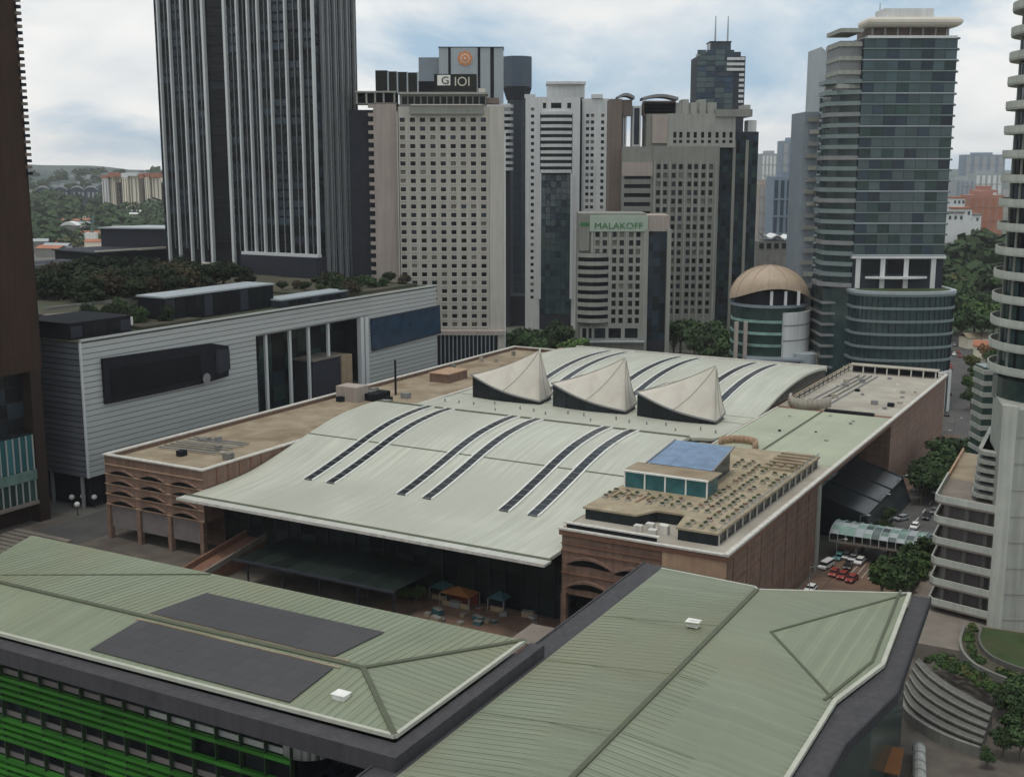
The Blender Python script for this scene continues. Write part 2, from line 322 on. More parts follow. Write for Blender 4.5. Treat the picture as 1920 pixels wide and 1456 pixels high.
mat('far_navy', (0.05, 0.072, 0.10), rough=0.8, var=0.15, scale=0.03)
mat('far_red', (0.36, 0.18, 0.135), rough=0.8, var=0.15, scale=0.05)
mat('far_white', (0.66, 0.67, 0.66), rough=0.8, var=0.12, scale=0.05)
mat('roof_red', (0.36, 0.15, 0.09), rough=0.9, var=0.2, scale=0.1)
mat('timber', (0.30, 0.23, 0.15), rough=0.9, var=0.2, scale=0.4)
mat('blind', (0.16, 0.15, 0.13), rough=0.8, var=0.2, scale=0.5, rand=0.4)
mat('steel_deep', (0.06, 0.082, 0.115), rough=0.4, var=0.12, scale=0.15)
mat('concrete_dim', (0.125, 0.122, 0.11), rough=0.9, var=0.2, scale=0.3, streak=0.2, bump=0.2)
mat('leaf_deep', (0.020, 0.031, 0.014), rough=0.85, var=0.5, scale=0.45, rand=0.35, spec=0.15)
mat('leaf_umber', (0.042, 0.034, 0.019), rough=0.85, var=0.5, scale=0.45, rand=0.35, spec=0.15)
mat('mullion_green', (0.03, 0.06, 0.03), rough=0.6, var=0.2, scale=0.6)
mat('seam_metal', (0.222, 0.248, 0.174), rough=0.5, var=0.1, scale=0.3)
# ------------------------------------------------------------------ ground, streets
HC = 21.5
o_ = atz(1372, 1037, HC)
F = Frame((o_.x, o_.y), -29.5)                     # the street grid, origin at the convention centre's right front corner
def fplace(o, fr=F): o.location = fr.O; o.rotation_euler = (0, 0, fr.a); return o
def fstruct(name, mb, m): return fplace(struct(name, mb, m))
g = MB(); g.quad((-4500, -500, 0), (4500, -500, 0), (4500, 7000, 0), (-4500, 7000, 0)); struct('ground', g, 'city_ground')
fstruct('plaza', MB().prism([(-240, -130), (60, -130), (60, -4), (0, -4), (0, 6), (-240, 6)], -0.3, 0.02), 'paving')
fstruct('plaza_paving', MB().prism([(-75, -40), (2, -40), (2, -6), (-36, -6), (-36, 3), (-75, 3)], -0.2, 0.028), 'paving_red')
fstruct('street', MB().prism([(3, -60), (23, -60), (23, 300), (60, 700), (20, 700), (-6, 300), (1, 222)], -0.2, 0.036), 'asphalt')
fstruct('pavement', MB().prism([(0.2, -60), (4.5, -60), (4.5, 224), (0.2, 224)], -0.2, 0.14), 'paving_red')
fstruct('pavement', MB().prism([(19.5, -20), (24, -20), (24, 200), (21, 200)], -0.2, 0.14), 'concrete_warm')
fstruct('back_street', MB().prism([(-250, 224), (60, 224), (60, 246), (-250, 246)], -0.2, 0.032), 'asphalt')
fstruct('side_street', MB().prism([(-182, -60), (-164, -60), (-164, 224), (-182, 224)], -0.2, 0.04), 'asphalt')
for y0 in range(-50, 290, 9): fstruct('lane_marking', MB().box(11.9, 12.15, y0, y0+4, 0.036, 0.046), 'road_line')
fstruct('forecourt', MB().prism([(4.6, 40), (19.4, 40), (19.4, 72), (4.6, 72)], -0.1, 0.05), 'paving_red')
for k in range(9): fstruct('bay_marking', MB().box(6.0+1.45*k, 6.12+1.45*k, 60, 70, 0.05, 0.06), 'road_line')
fstruct('right_forecourt', MB().prism([(24.1, 20), (50, 20), (140, 10), (140, 90), (24.1, 90)], -0.2, 3.0), 'concrete_warm')
fstruct('lower_forecourt', MB().prism([(24.1, -90), (140, -90), (140, 10), (50, 20), (24.1, 20)], -0.2, 0.03), 'paving')

# ------------------------------------------------------------------ convention centre
def curve(pts):
    def f(y):
        if y <= pts[0][0]: return pts[0][1]
        if y >= pts[-1][0]: return pts[-1][1]
        for i in range(len(pts)-1):
            if pts[i][0] <= y <= pts[i+1][0]:
                y0, z0 = pts[i]; y1, z1 = pts[i+1]; h = y1 - y0; t = (y - y0) / h
                def sl_(k):
                    a = pts[max(k-1, 0)]; b = pts[min(k+1, len(pts)-1)]; return (b[1]-a[1]) / (b[0]-a[0])
                m0, m1 = sl_(i)*h, sl_(i+1)*h
                return (2*t**3-3*t*t+1)*z0 + (t**3-2*t*t+t)*m0 + (-2*t**3+3*t*t)*z1 + (t**3-t*t)*m1
    return f
ZF = curve([(-10.5, 16.75), (4, 17.1), (12, 17.7), (18, 18.7), (30, 21.4), (39, 23.6), (48, 25.3), (56, 26.1), (62, 26.4), (68, 26.3)])
ZB = curve([(68.9, 25.8), (75, 24.6), (85, 22.5), (95, 21.7), (118, 21.5), (128, 22.4), (140, 24.4), (150, 25.7), (160, 26.4), (170, 26.6), (182, 26.2), (193, 25.2)])
def frange(a, b, st):
    n = max(1, int(round((b-a)/st))); return [a + (b-a)*i/n for i in range(n+1)]
def ribbon(x0, x1, ys, zf, th, lift=0.0, nx=2):
    """curved sheet with thickness"""
    xs = [x0 + (x1-x0)*i/(nx-1) for i in range(nx)]; mb = MB()
    mb.grid(lambda x, y: (x, y, zf(y)+lift), xs, ys)
    mb.grid(lambda x, y: (x, y, zf(y)+lift-th), xs, ys[::-1])
    for x in (x0, x1): mb.grid(lambda k, y: (x, y, zf(y)+lift-th*k), [0, 1], ys)
    for y in (ys[0], ys[-1]): mb.grid(lambda x, k: (x, y, zf(y)+lift-th*k), xs, [0, 1])
    return mb
def arch_strip(w, rise, t, depth, n=10):
    """crescent standing in the xz plane, thickness t growing to the middle"""
    mb = MB(); top = []; bot = []
    for i in range(n+1):
        s = i/n*2-1; x = s*w/2; z = rise*(1-s*s); top.append((x, z)); bot.append((x, z - t*(1-abs(s)**2.5) - 0.05))
    pts = top + bot[::-1]; m = len(pts)
    vs_ = [(x, 0, z) for x, z in pts] + [(x, -depth, z) for x, z in pts]
    fs = [(i, (i+1) % m, m+(i+1) % m, m+i) for i in range(m)]
    for i in range(n):
        a, b = i, i+1; c, d = m-2-i, m-1-i
        fs += [(d, c, b, a), (m+a, m+b, m+c, m+d)]
    mb.add(vs_, fs); return mb
cc = thing('convention_centre', 'vast brick convention centre with pale wave shaped roof and three peaked sails', 'building', F.O, F.a)
# left brick wing
w = MB(); w.box(-161.6, -128.9, 6, 205, 0, 20.3); w.box(-161.6, -128.9, -2.6, 6, 8.6, 20.3)
for x0, x1, y0, y1 in ((-161.6, -160.9, -2.6, 205), (-129.6, -128.9, -2.6, 205), (-160.9, -129.6, -2.6, -1.9), (-160.9, -129.6, 204.3, 205)): w.box(x0, x1, y0, y1, 20.3, 21.4)
w.build('left_wing', 'brick', cc)
MB().box(-160.9, -129.6, -1.9, 204.3, 20.3, 20.36).build('left_terrace', 'deck_tan', cc)
for x0, x1, y0, y1 in ((-162, -160.6, -3, 205.4), (-129.8, -128.6, -3, 205.4), (-160.6, -129.8, -3, -1.7), (-160.6, -129.8, 204.0, 205.4)): MB().box(x0, x1, y0, y1, 21.4, 21.72).build('coping', 'coping', cc)
for x in (-161, -150.6, -140.2, -129.8): MB().box(x-0.6, x+0.6, -2.9, -1.7, 0, 8.6).build('brick_pier', 'brick', cc)
for i in range(3): MB().box(-160.3+10.4*i, -151.3+10.4*i, -2.3, -2.0, 3.2, 8.5).build('glass_panel', 'panel_mauve', cc)
am = arch_strip(7.8, 1.15, 1.35, 0.12).mesh('arch_slot', 'glass_black'); hm = arch_strip(8.6, 1.35, 0.40, 0.55).mesh('arch_hood', 'brick')  # black slots thickened to paint the shade under the brick hoods
for i in range(3):
    for k in range(4):
        a_ = link('arch_shade_slot', am, cc, loc=(-155.8+10.4*i, -2.62, 16.9-2.55*k)); link('arch_hood', hm, a_, loc=(0, -0.0, 0.16))
for k, z in enumerate((9.0, 11.6, 14.2, 16.7, 19.2)): MB().box(-161.7, -128.8, -2.82, -2.6, z-0.12, z+0.12).build('brick_band', 'brick_pale', cc)
for k in range(26): MB().box(-129.0, -128.72, 2+k*4, 2.5+k*4, 17.0, 21.4).build('wall_rib', 'brick_dark', cc) if k < 8 else None
# right brick wing
w = MB(); w.box(-34.4, -0.4, -1.6, 62, 8.2, 20.4); w.box(-34.4, -0.4, 6, 62, 0, 8.2); w.box(-34.4, -0.4, 135, 219, 0, 20.4); w.box(-34.4, -9, 62, 135, 0, 20.4)
w.build('right_wing', 'brick', cc)
MB().box(-13.0, -0.35, -2.0, -1.6, 8.2, 20.4).build('front_panel', 'brick_pale', cc)
MB().box(-34.8, 0.0, -2.2, 219.4, 20.4, 21.5).build('roof_slab', 'brick_dark', cc)
MB().prism([(-34.4, -1.6), (-0.75, -1.6), (-0.75, 74), (-34.4, 74)], 21.5, 21.56).build('roof_ledge', 'deck_beige', cc)
MB().box(-0.75, 0.25, -2.5, 219.8, 21.5, 22.0).build('coping', 'coping', cc)
MB().box(-34.8, -0.75, -2.5, -1.6, 21.5, 21.85).build('coping', 'coping', cc)
MB().box(-34.4, -0.75, 218.9, 219.8, 21.5, 22.2).build('coping', 'coping', cc)
MB().box(-33.5, -14.5, -1.4, -0.9, 21.5, 22.6).build('low_wall', 'glass_black', cc)
MB().box(-34.2, -14.0, -1.5, -0.6, 22.6, 22.85).build('rail_cap', 'coping', cc)
for x in (-34, -25.5, -14, -8, -0.9): MB().box(x-0.55, x+0.55, -1.7, -0.5, 0, 8.2).build('brick_pier', 'brick', cc)
MB().box(-34, -0.6, 1.5, 1.8, 0, 8.2).build('arcade_glass', 'glass_black', cc)
am2 = arch_strip(9.2, 1.7, 1.5, 0.12).mesh('arch_slot_wide', 'glass_black'); hm2 = arch_strip(10.2, 1.9, 0.5, 0.6).mesh('arch_hood_wide', 'brick')  # wide slots, again black for the shade below their hoods
for i, x in enumerate((-28.3, -18.2)):
    for k in range(2):
        a_ = link('arch_shade_slot', am2, cc, loc=(x, -1.62, 14.4-4.9*k-0.4*i)); link('arch_hood', hm2, a_, loc=(0, 0, 0.2))
for z in (18.6, 17.2, 12.6): MB().box(-34.5, -13.1, -1.85, -1.6, z-0.13, z+0.13).build('brick_band', 'brick_dark', cc)
for z in (6, 15): MB().box(-0.4, -0.26, -1.6, 62, z-0.15, z+0.15).build('brick_band', 'brick_dark', cc)
for k in range(8): MB().box(-0.42, -0.22, 2+k*8.4, 3.1+k*8.4, 0, 20.4).build('wall_pilaster', 'brick', cc)
MB().box(-0.4, -0.05, 59.5, 62, 0, 20.4).build('wall_end', 'stone_pier', cc)
# recessed glazed flank
side = Face(-9, 62, 90); it = []
for i in range(12):
    for k in range(4): it.append(side.piece(0.3+6.08*i, 6.0+6.08*i, 0.3+5*k, 5.0+5*k, 0.15, 0.3, random.choice(['glass_dark', 'glass_navy', 'glass_green'])))
pieces('glass_pane', it, cc)
lob = MB(); lob.add([(-8.6, 88, 0), (7, 88, 0), (7, 131, 0), (-8.6, 131, 0), (-8.6, 88, 10.5), (4.5, 88, 6.5), (4.5, 131, 6.5), (-8.6, 131, 10.5)], [(3,2,1,0),(4,5,6,7),(0,1,5,4),(1,2,6,5),(2,3,7,6),(3,0,4,7)])
lob.build('glass_lobby', 'glass_dark', cc)
for k in range(4): MB().bar((-8.5, 88.4+14.1*k, 10.6), (4.6, 88.4+14.1*k, 6.6), 0.25, 0.2).build('lobby_rib', 'slate', cc)
# roof decks of the right wing
MB().box(-34.4, -0.75, 74, 137, 21.5, 21.62).build('green_deck', 'deck_green', cc)
MB().box(-34.4, -0.75, 140, 218.9, 21.5, 21.58).build('beige_deck', 'deck_beige', cc)
MB().box(-20.9, -20.2, 76, 137, 21.62, 21.75).build('deck_seam', 'roof_cap', cc)
MB().box(-34.0, -33.5, 74, 137, 21.62, 21.9).build('deck_seam', 'coping', cc)
MB().box(-20, -6, 137.2, 139.0, 21.5, 22.3).build('deck_upstand', 'dark_metal', cc)
for k in range(14): MB().box(-32.0, -31.7, 142+5.4*k, 142.3+5.4*k, 21.58, 23.6).build('rail_post', 'mid_grey', cc)
MB().box(-32.1, -31.6, 141, 214.5, 23.5, 23.8).build('deck_rail', 'deck_tan', cc); MB().box(-32.05, -31.65, 141, 214.5, 22.5, 22.65).build('deck_rail', 'dark_metal', cc)
MB().box(-31, -1.5, 209.5, 214, 24.0, 24.3).build('pergola_roof', 'deck_beige', cc); MB().box(-30.5, -2, 213, 213.4, 21.58, 24.0).build('pergola_wall', 'dark_metal', cc)
for k in range(8): MB().box(-30.4+4*k, -30.0+4*k, 209.7, 210.1, 21.58, 24.0).build('pergola_post', 'coping', cc)
arc = MB()
def ringwall(cx, cy, r, a0, a1, th, z0, z1, n=14, sy=1.0):
    mb = MB(); P = []
    for i in range(n+1):
        a = math.radians(a0+(a1-a0)*i/n); P.append((math.cos(a), math.sin(a)))
    for i in range(n):
        q = [(cx+r*P[i][0], cy+sy*r*P[i][1]), (cx+r*P[i+1][0], cy+sy*r*P[i+1][1]), (cx+(r-th)*P[i+1][0], cy+sy*(r-th)*P[i+1][1]), (cx+(r-th)*P[i][0], cy+sy*(r-th)*P[i][1])]
        mb.prism(q, z0, z1)
    return mb
ringwall(-26.5, 146, 6.2, 180, 360, 0.5, 21.6, 24.6, sy=1.4).build('curved_balustrade', 'deck_beige', cc, True)
ringwall(-27.0, 82, 5.0, -20, 200, 0.5, 21.6, 23.6).build('curved_balustrade', 'brick_pale', cc, True)
# planted terrace
tp = [(-33.6, 6), (-22, 6), (-19.5, 11), (-13.5, 11), (-12, 2.2), (-3.4, 2.2), (-3.4, 72), (-33.6, 72)]
tin = [(-33.2, 6.4), (-22.3, 6.4), (-19.8, 11.4), (-13.2, 11.4), (-11.7, 2.6), (-3.8, 2.6), (-3.8, 71.6), (-33.2, 71.6)]
MB().prism(tin, 21.5, 23.75).build('terrace_glazing', 'glass_dark', cc)
MB().prism(tp, 23.75, 24.15).build('terrace_deck', 'terrace_floor', cc)
for k in range(16): MB().box(-3.75, -3.5, 3+4.5*k, 3.25+4.5*k, 21.5, 25.0).build('terrace_post', 'coping', cc)
MB().box(-3.6, -3.45, 2.3, 72, 24.95, 25.05).build('terrace_rail', 'mid_grey', cc)
for i, (x, y, h) in enumerate(((-18.6, 5.5, 1.6), (-16.6, 7.2, 1.2), (-15.2, 4.6, 1.9), (-17.2, 3.4, 1.1), (-20.4, 3.8, 1.4))): MB().box(x-0.8, x+0.8, y-0.7, y+0.7, 21.5, 21.5+h).build('air_unit', 'coping', cc)
def leaf_blob(n, rx, ry, rz, size, rng, zc=0):
    mb = MB()
    for _ in range(n):
        while True:
            p = Vector((rng.uniform(-1, 1), rng.uniform(-1, 1), rng.uniform(-1, 1)))
            if 0.25 < p.length < 1: break
        c = Vector((p.x*rx, p.y*ry, p.z*rz+zc)); nrm = (p + Vector((rng.uniform(-.6, .6), rng.uniform(-.6, .6), rng.uniform(-.2, .9)))).normalized()
        t = nrm.cross(Vector((rng.uniform(-1, 1), rng.uniform(-1, 1), rng.uniform(-1, 1)))).normalized(); b = nrm.cross(t); s = size*rng.uniform(.6, 1.3)
        mb.quad(c - t*s - b*s*.6, c + t*s - b*s*.6, c + t*s*.8 + b*s*.7, c - t*s*.8 + b*s*.7)
    return mb
pot = MB().box(-0.55, 0.55, -0.55, 0.55, 0, 0.4).mesh('pot', 'deck_beige'); shr = [leaf_blob(26, 0.5, 0.5, 0.32, 0.2, random.Random(i), 0.5).mesh('pot_shrub', ['leaf_olive', 'leaf_dark', 'leaf_olive', 'leaf_rust'][i]) for i in range(4)]
for i in range(12):
    for k in range(25):
        x = -32.6+2.5*i+random.uniform(-.2, .2); y = 3.6+2.7*k+random.uniform(-.2, .2)
        if x < -11.5 and y < 13 or (x < -13 and 21 < y < 52) or random.random() < 0.10 or y > 58: continue
        p_ = link('planter', pot, cc, loc=(x, y, 24.15)); link('shrub', random.choice(shr), p_, loc=(0, 0, 0), rotz=random.uniform(0, 6))
for k in range(6): MB().box(-12, -4.2, 54+3*k, 55.4+3*k, 24.15, 24.75).build('hedge_box', 'deck_tan', cc)
# glass pavilion on the terrace
pv = MB(); pv.box(-32.6, -14, 24.4, 30.8, 24.15, 27.6); pv.build('pavilion_glass', 'glass_aqua', cc)
for k in range(5): MB().box(-32.75+4.65*k, -32.45+4.65*k, 24.1, 24.4, 24.15, 27.7).build('pavilion_mullion', 'white_paint', cc)
MB().box(-32.9, -13.7, 23.9, 24.4, 27.6, 27.95).build('pavilion_beam', 'white_paint', cc)
MB().box(-33, -13.5, 24.4, 32, 27.62, 27.9).build('pavilion_deck', 'deck_tan', cc)
for k in range(3):
    MB().add([(-30.6+4.95*k, 32, 28.0), (-25.7+4.95*k, 32, 28.0), (-25.9+4.75*k, 48, 29.9), (-30.6+4.7*k, 48, 29.9)], [(0,1,2,3)]).build('roof_pane', 'glass_sky', cc)
tri = MB(); tri.add([(-16.6, 32, 27.9), (-17.4, 48, 29.7), (-17.4, 48, 24.2), (-16.6, 32, 24.2), (-30.4, 32, 27.8), (-30.4, 48, 29.6), (-30.4, 48, 24.2), (-30.4, 32, 24.2)], [(0,3,2,1),(4,5,6,7),(2,6,5,1),(0,4,7,3)]); tri.build('pavilion_side', 'glass_navy', cc)
MB().bar((-15.6, 31.8, 28.05), (-16.5, 48.2, 29.95), 0.3).build('roof_bar', 'mid_grey', cc); MB().bar((-30.8, 31.8, 28.05), (-30.7, 48.2, 29.95), 0.3).build('roof_bar', 'mid_grey', cc)
# wave roof
ys = frange(-7.2, 68, 1.6)
ribbon(-128.5, -34.6, ys, ZF, 0.7, nx=40).build('wave_roof', 'hall_roof', cc, False)
ribbon(-129.6, -33.6, [-10.5, -9, -7.7], ZF, 0.5).build('eave_lip', 'hall_lip', cc)
MB().box(-129.6, -33.6, -10.62, -10.5, 16.25, 16.88).build('eave_edge', 'coping', cc)
ribbon(-129.4, -33.8, [-7.95, -7.45, -6.95], ZF, 0.5, 0.09).build('eave_gutter', 'roof_cap', cc)
ys2 = frange(68.9, 193, 1.7)
ribbon(-128.5, -34.6, ys2, ZB, 0.7, nx=40).build('rear_roof', 'hall_roof', cc)
MB().box(-128.5, -34.6, 67.9, 69.0, 24.6, 25.5).build('ridge_gutter', 'roof_cap', cc)
ribbon(-128.4, -34.7, [66.6, 67.3, 68.0], ZF, 0.2, 0.16).build('ridge_cap', 'roof_cap', cc)
MB().box(-128.5, -34.6, 193, 193.8, 23.8, 25.75).build('rear_lip', 'coping', cc)
for x0 in (-111.6, -105.0, -84.6, -77.6, -57.6, -50.4):
    for zf, a, b in ((ZF, 13.5, 66.8), (ZB, 124, 186)):
        yy = frange(a, b, 1.6)
        s_ = ribbon(x0, x0+2.3, yy, zf, 0.3, 0.22).build('skylight', 'glass_dark', cc)
        for xx in (x0-0.4, x0+2.3): ribbon(xx, xx+0.4, yy, zf, 0.5, 0.42).build('skylight_kerb', 'white_paint', s_)
        k = a
        while k < b-2: MB().box(x0, x0+2.3, k, k+0.16, min(zf(k), zf(k+.16))+0.1, max(zf(k), zf(k+.16))+0.3).build('skylight_bar', 'mid_grey', s_); k += 2.6
        if zf is ZF:
            ribbon(x0+1.0, x0+1.25, frange(-6.5, 13, 1.5), zf, 0.1, 0.05).build('roof_rib', 'hall_lip', cc)
for yy in (36.0,): ribbon(-128.4, -34.7, [yy, yy+0.35], ZF, 0.2, 0.1).build('roof_seam', 'roof_cap', cc)
for yy in (110.0, 118.5): ribbon(-128.4, -34.7, [yy, yy+0.5], ZB, 0.2, 0.12).build('roof_seam', 'deck_green', cc)
for x in (-128.45, -34.75):
    sk = MB(); yy = frange(8, 192.9, 1.7)
    sk.grid(lambda k, y: (x, y, 20.3 if k else max(20.3, (ZF(y) if y < 68 else ZB(y))-0.35)), [0, 1], yy); sk.build('roof_side', 'glass_dark' if x > -100 else 'brick_dark', cc)
# hall glass front under the eave
hf = Face(-128.5, 4, 0); it = []
for i in range(24):
    for k in range(4): it.append(hf.piece(0.12+3.9*i, 3.78+3.9*i, 0.15+4.0*k, 3.95+4.0*k, -0.2, -0.05, random.choice(['glass_dark', 'glass_black', 'canopy_glass'])))
pieces('glass_pane', it, cc)
MB().box(-128.4, -34.8, 4.3, 7, 0, 16.4).build('hall_core', 'dark_metal', cc)
for i in range(25): MB().box(-128.55+3.9*i, -128.35+3.9*i, 3.7, 4.0, 0, 16.4).build('mullion', 'slate', cc)
# sails
def sail(cx, cy):
    s_ = link('roof_sail', None, cc, loc=(cx, cy, 21.55))
    cor = [(-12.2, 0.8, 6.9), (12.0, 0.6, 0.9), (11.2, 10.5, 1.6), (-8.5, 14.0, 7.6)]; m_ = 10; n = 4*m_; rim = []
    for e in range(4):
        p, q = Vector(cor[e]), Vector(cor[(e+1) % 4])
        for i in range(m_): t = i/m_; r = p.lerp(q, t); r.z -= 0.75*math.sin(math.pi*t)*(1 if e == 0 else .3); r.y -= (1.6 if e == 0 else 0)*math.sin(math.pi*t); rim.append(tuple(r))
    ap = Vector((11.0, 2.4, 16.2)); mem = MB(); rows = 10
    def pt(i, j):
        t = j/rows; p = Vector(rim[i % n]); q = p.lerp(ap, t); q.z = p.z + (ap.z-p.z)*(0.66*t + 0.34*t**2.2); return q
    vs_ = [pt(i, j) for j in range(rows+1) for i in range(n)]
    mem.add(vs_, [(j*n+i, j*n+(i+1) % n, (j+1)*n+(i+1) % n, (j+1)*n+i) for j in range(rows) for i in range(n)])
    mem.build('membrane', 'membrane', s_, True)
    dr = MB(); 
    for i in range(n):
        a = rim[i]; b = rim[(i+1) % n]; dr.quad((a[0]*.96, a[1]*.9+.5, -0.6), (b[0]*.96, b[1]*.9+.5, -0.6), (b[0]*.96, b[1]*.9+.5, b[2]-0.05), (a[0]*.96, a[1]*.9+.5, a[2]-0.05))
    dr.build('drum_glass', 'glass_dark', s_)
    rb = MB()
    for i in range(n): rb.bar(rim[i], rim[(i+1) % n], 0.4, 0.45)
    rb.build('sail_rim', 'mid_grey', s_)
    ms = MB()
    for i in range(0, n, 2):
        a = rim[i]; ms.bar((a[0]*.965, a[1]*.91+.4, -0.5), (a[0]*.965, a[1]*.91+.4, a[2]-.1), 0.13)
    ms.build('drum_mullions', 'slate', s_)
    MB().cyl(ap.x, ap.y, 0.25, 15.2, 16.6, 8).build('sail_mast', 'white_paint', s_)
    rg = MB()
    for i in range(0, n, 5):
        for j in range(rows): rg.bar(pt(i, j)+Vector((0, 0, .06)), pt(i, j+1)+Vector((0, 0, .06)), 0.16)
    rg.build('sail_seams', 'deck_beige', s_)
for cx, cy in ((-109.2, 105.6), (-80.9, 105.0), (-53.4, 104.4)): sail(cx, cy)
# things on the left terrace
MB().cyl(-147.1, 102.5, 0.35, 20.3, 31.5, 8).build('roof_mast', 'dark_metal', cc)
MB().box(-151, -143.5, 128, 140, 20.36, 23.2).build('plant_room', 'brick', cc); MB().box(-151.3, -143.2, 127.7, 140.3, 23.2, 23.5).build('plant_room_cap', 'brick_pale', cc)
for i in range(26):
    y = random.choice((random.uniform(8, 26), random.uniform(84, 100), random.uniform(150, 200))); x = random.uniform(-158, -134); s = random.uniform(.8, 2.6)
    MB().box(x, x+s, y, y+s*random.uniform(.6, 1.6), 20.36, 20.36+random.uniform(.5, 1.9)).build('roof_unit', random.choice(['mid_grey', 'deck_beige', 'concrete', 'dark_metal']), cc)
for i in range(7): MB().bar((-158, 12+i*2.1, 20.9), (-140, 14+i*2.0, 20.9), 0.35).build('roof_pipe', random.choice(['concrete', 'deck_beige', 'mid_grey']), cc)
MB().box(-158, -150, 86, 92, 20.36, 25).build('plant_room', 'hotel_stone_dark', cc); MB().box(-150, -146, 90, 98, 20.36, 22.6).build('plant_room', 'dark_metal', cc)
MB().box(-140, -131, 196, 203, 20.36, 22.8).build('plant_room', 'brick_pale', cc)
# equipment on the right decks
rng = random.Random(9)
for i in range(34):
    x, y = (rng.uniform(-29, -3), rng.uniform(146, 206)) if i < 20 else (rng.uniform(-32, -3), rng.uniform(78, 134)); s_ = rng.uniform(.5, 1.5) if i < 20 else rng.uniform(.4, .8)
    MB().box(x, x+s_*1.3, y, y+s_, 21.58, 21.58+s_*rng.uniform(.5, 1.0)).build('deck_unit', rng.choice(['mid_grey', 'concrete', 'deck_beige', 'white_paint', 'dark_metal']), cc)
for i in range(4): MB().bar((-28+i*2.2, 150, 21.8), (-26+i*2.0, 204, 21.8), 0.4).build('deck_duct', rng.choice(['concrete', 'mid_grey']), cc)
for i in range(18): x = -124+i*5.1; MB().cyl(x, rng.uniform(90, 100), 0.22, ZB(95), ZB(95)+0.9, 8).build('vent_pipe', 'mid_grey', cc)
for i in range(9): MB().box(-33+1.2*i, -32.4+1.2*i, 14+rng.uniform(0, 5), 14.7+5, 24.15, 24.5).build('terrace_bench', 'timber', cc)
# entrance canopy, ramp, kiosks
ca = thing('entrance_canopy', 'dark glass canopy on steel posts before the hall entrance under the long eave', 'canopy', F.w(-87, -4), F.a)
for i in range(9): MB().box(-21+4.7*i, -16.4+4.7*i, -11, 6.6, 6.8, 7.0).build('canopy_pane', 'canopy_glass', ca)
MB().box(-21.3, 21.6, -11.5, -11.05, 6.6, 7.1).build('canopy_edge', 'slate', ca)
for x in (-19, -9, 1, 11, 20): MB().cyl(x, -9.5, 0.24, 0, 6.8, 10).build('post', 'slate', ca)
rp = thing('entrance_ramp', 'long straight ramp with pale parapets climbing to the dark hall front', 'ramp', F.w(-118.5, -2), F.a)
rd = MB(); rd.add([(-3, -24, 1.0), (3, -24, 1.0), (2.4, 14, 6.0), (-3.6, 14, 6.0), (-3, -24, 0), (3, -24, 0), (2.4, 14, 0), (-3.6, 14, 0)], [(0,1,2,3),(7,6,5,4),(0,4,5,1),(1,5,6,2),(2,6,7,3),(3,7,4,0)]); rd.build('ramp_deck', 'brick_dark', rp)
for s in (-3.0, 3.0): MB().bar((s, -24, 1.7), (s-0.6, 14, 6.7), 0.6, 1.3).build('parapet', 'concrete_warm' if s > 0 else 'brick_dark', rp)
# ------------------------------------------------------------------ green roofed buildings in front
o_ = atz(740, 1378, 26)
G = Frame((o_.x, o_.y), -28.5)
def sheet(pts, th, mb=None):
    """sloping sheet of a roof with thickness"""
    mb = mb or MB(); n = len(pts)
    vs_ = list(pts) + [(x, y, z-th) for x, y, z in pts]
    return mb.add(vs_, [tuple(range(n)), tuple(range(2*n-1, n-1, -1))] + [(i, n+i, n+(i+1) % n, (i+1) % n) for i in range(n)])
ga = thing('green_roofed_block', 'low block with sage green hipped roof, dark solar panels and bright green louvres', 'building', G.O, G.a)
R1, R0 = (-12.7, 11.5, 27.35), (-90.5, 11.0, 27.35)
A0, A1, A2, A3 = (-85, -1, 26), (0, 0, 26), (0, 32.8, 26), (-101.6, 33.4, 26)
sheet([A0, A1, R1, R0], 0.3).build('roof_slope', 'fore_roof', ga)
sheet([R0, R1, A2, A3], 0.3).build('roof_slope', 'fore_roof', ga)
sheet([A1, A2, R1], 0.3).build('roof_hip', 'fore_roof_side', ga)
def up(p, d=0.1): return (p[0], p[1], p[2]+d)
for a, b in ((R0, R1), (R1, A1), (R1, A2)): MB().bar(up(a), up(b), 0.75, 0.22).build('ridge_cap', 'roof_cap', ga)
for a, b in ((A0, A1), (A1, A2)): MB().bar(up(a, -0.1), up(b, -0.1), 0.55, 0.5).build('eave_trim', 'roof_edge', ga)
q0 = G.z(0, 1081, 26.9); q1 = G.z(395, 1075, 26.2)
MB().bar((q0.x, q0.y, 27.2), (q1.x, q1.y, 26.15), 0.35, 0.12).build('roof_seam', 'roof_cap', ga)
# gutters and fascia
MB().prism([(-90, -3.4), (2.3, -3.4), (2.3, 34), (0.3, 34), (0.3, -0.3), (-90, -1.2)], 24.9, 25.25).build('gutter', 'gutter', ga)
fa = MB(); fa.box(-90, 2.35, -3.6, -3.4, 23.0, 25.4); fa.box(2.3, 2.5, -3.6, 34, 23.4, 25.4); fa.build('fascia', 'gutter', ga)
MB().prism([(-90, -3.2), (2.2, -3.2), (2.2, 34), (-90, 34)], 23.0, 23.15).build('soffit', 'gutter_dark', ga)
MB().box(-84, -15, 1.2, 32, 0, 24.8).build('block_core', 'dark_metal', ga)
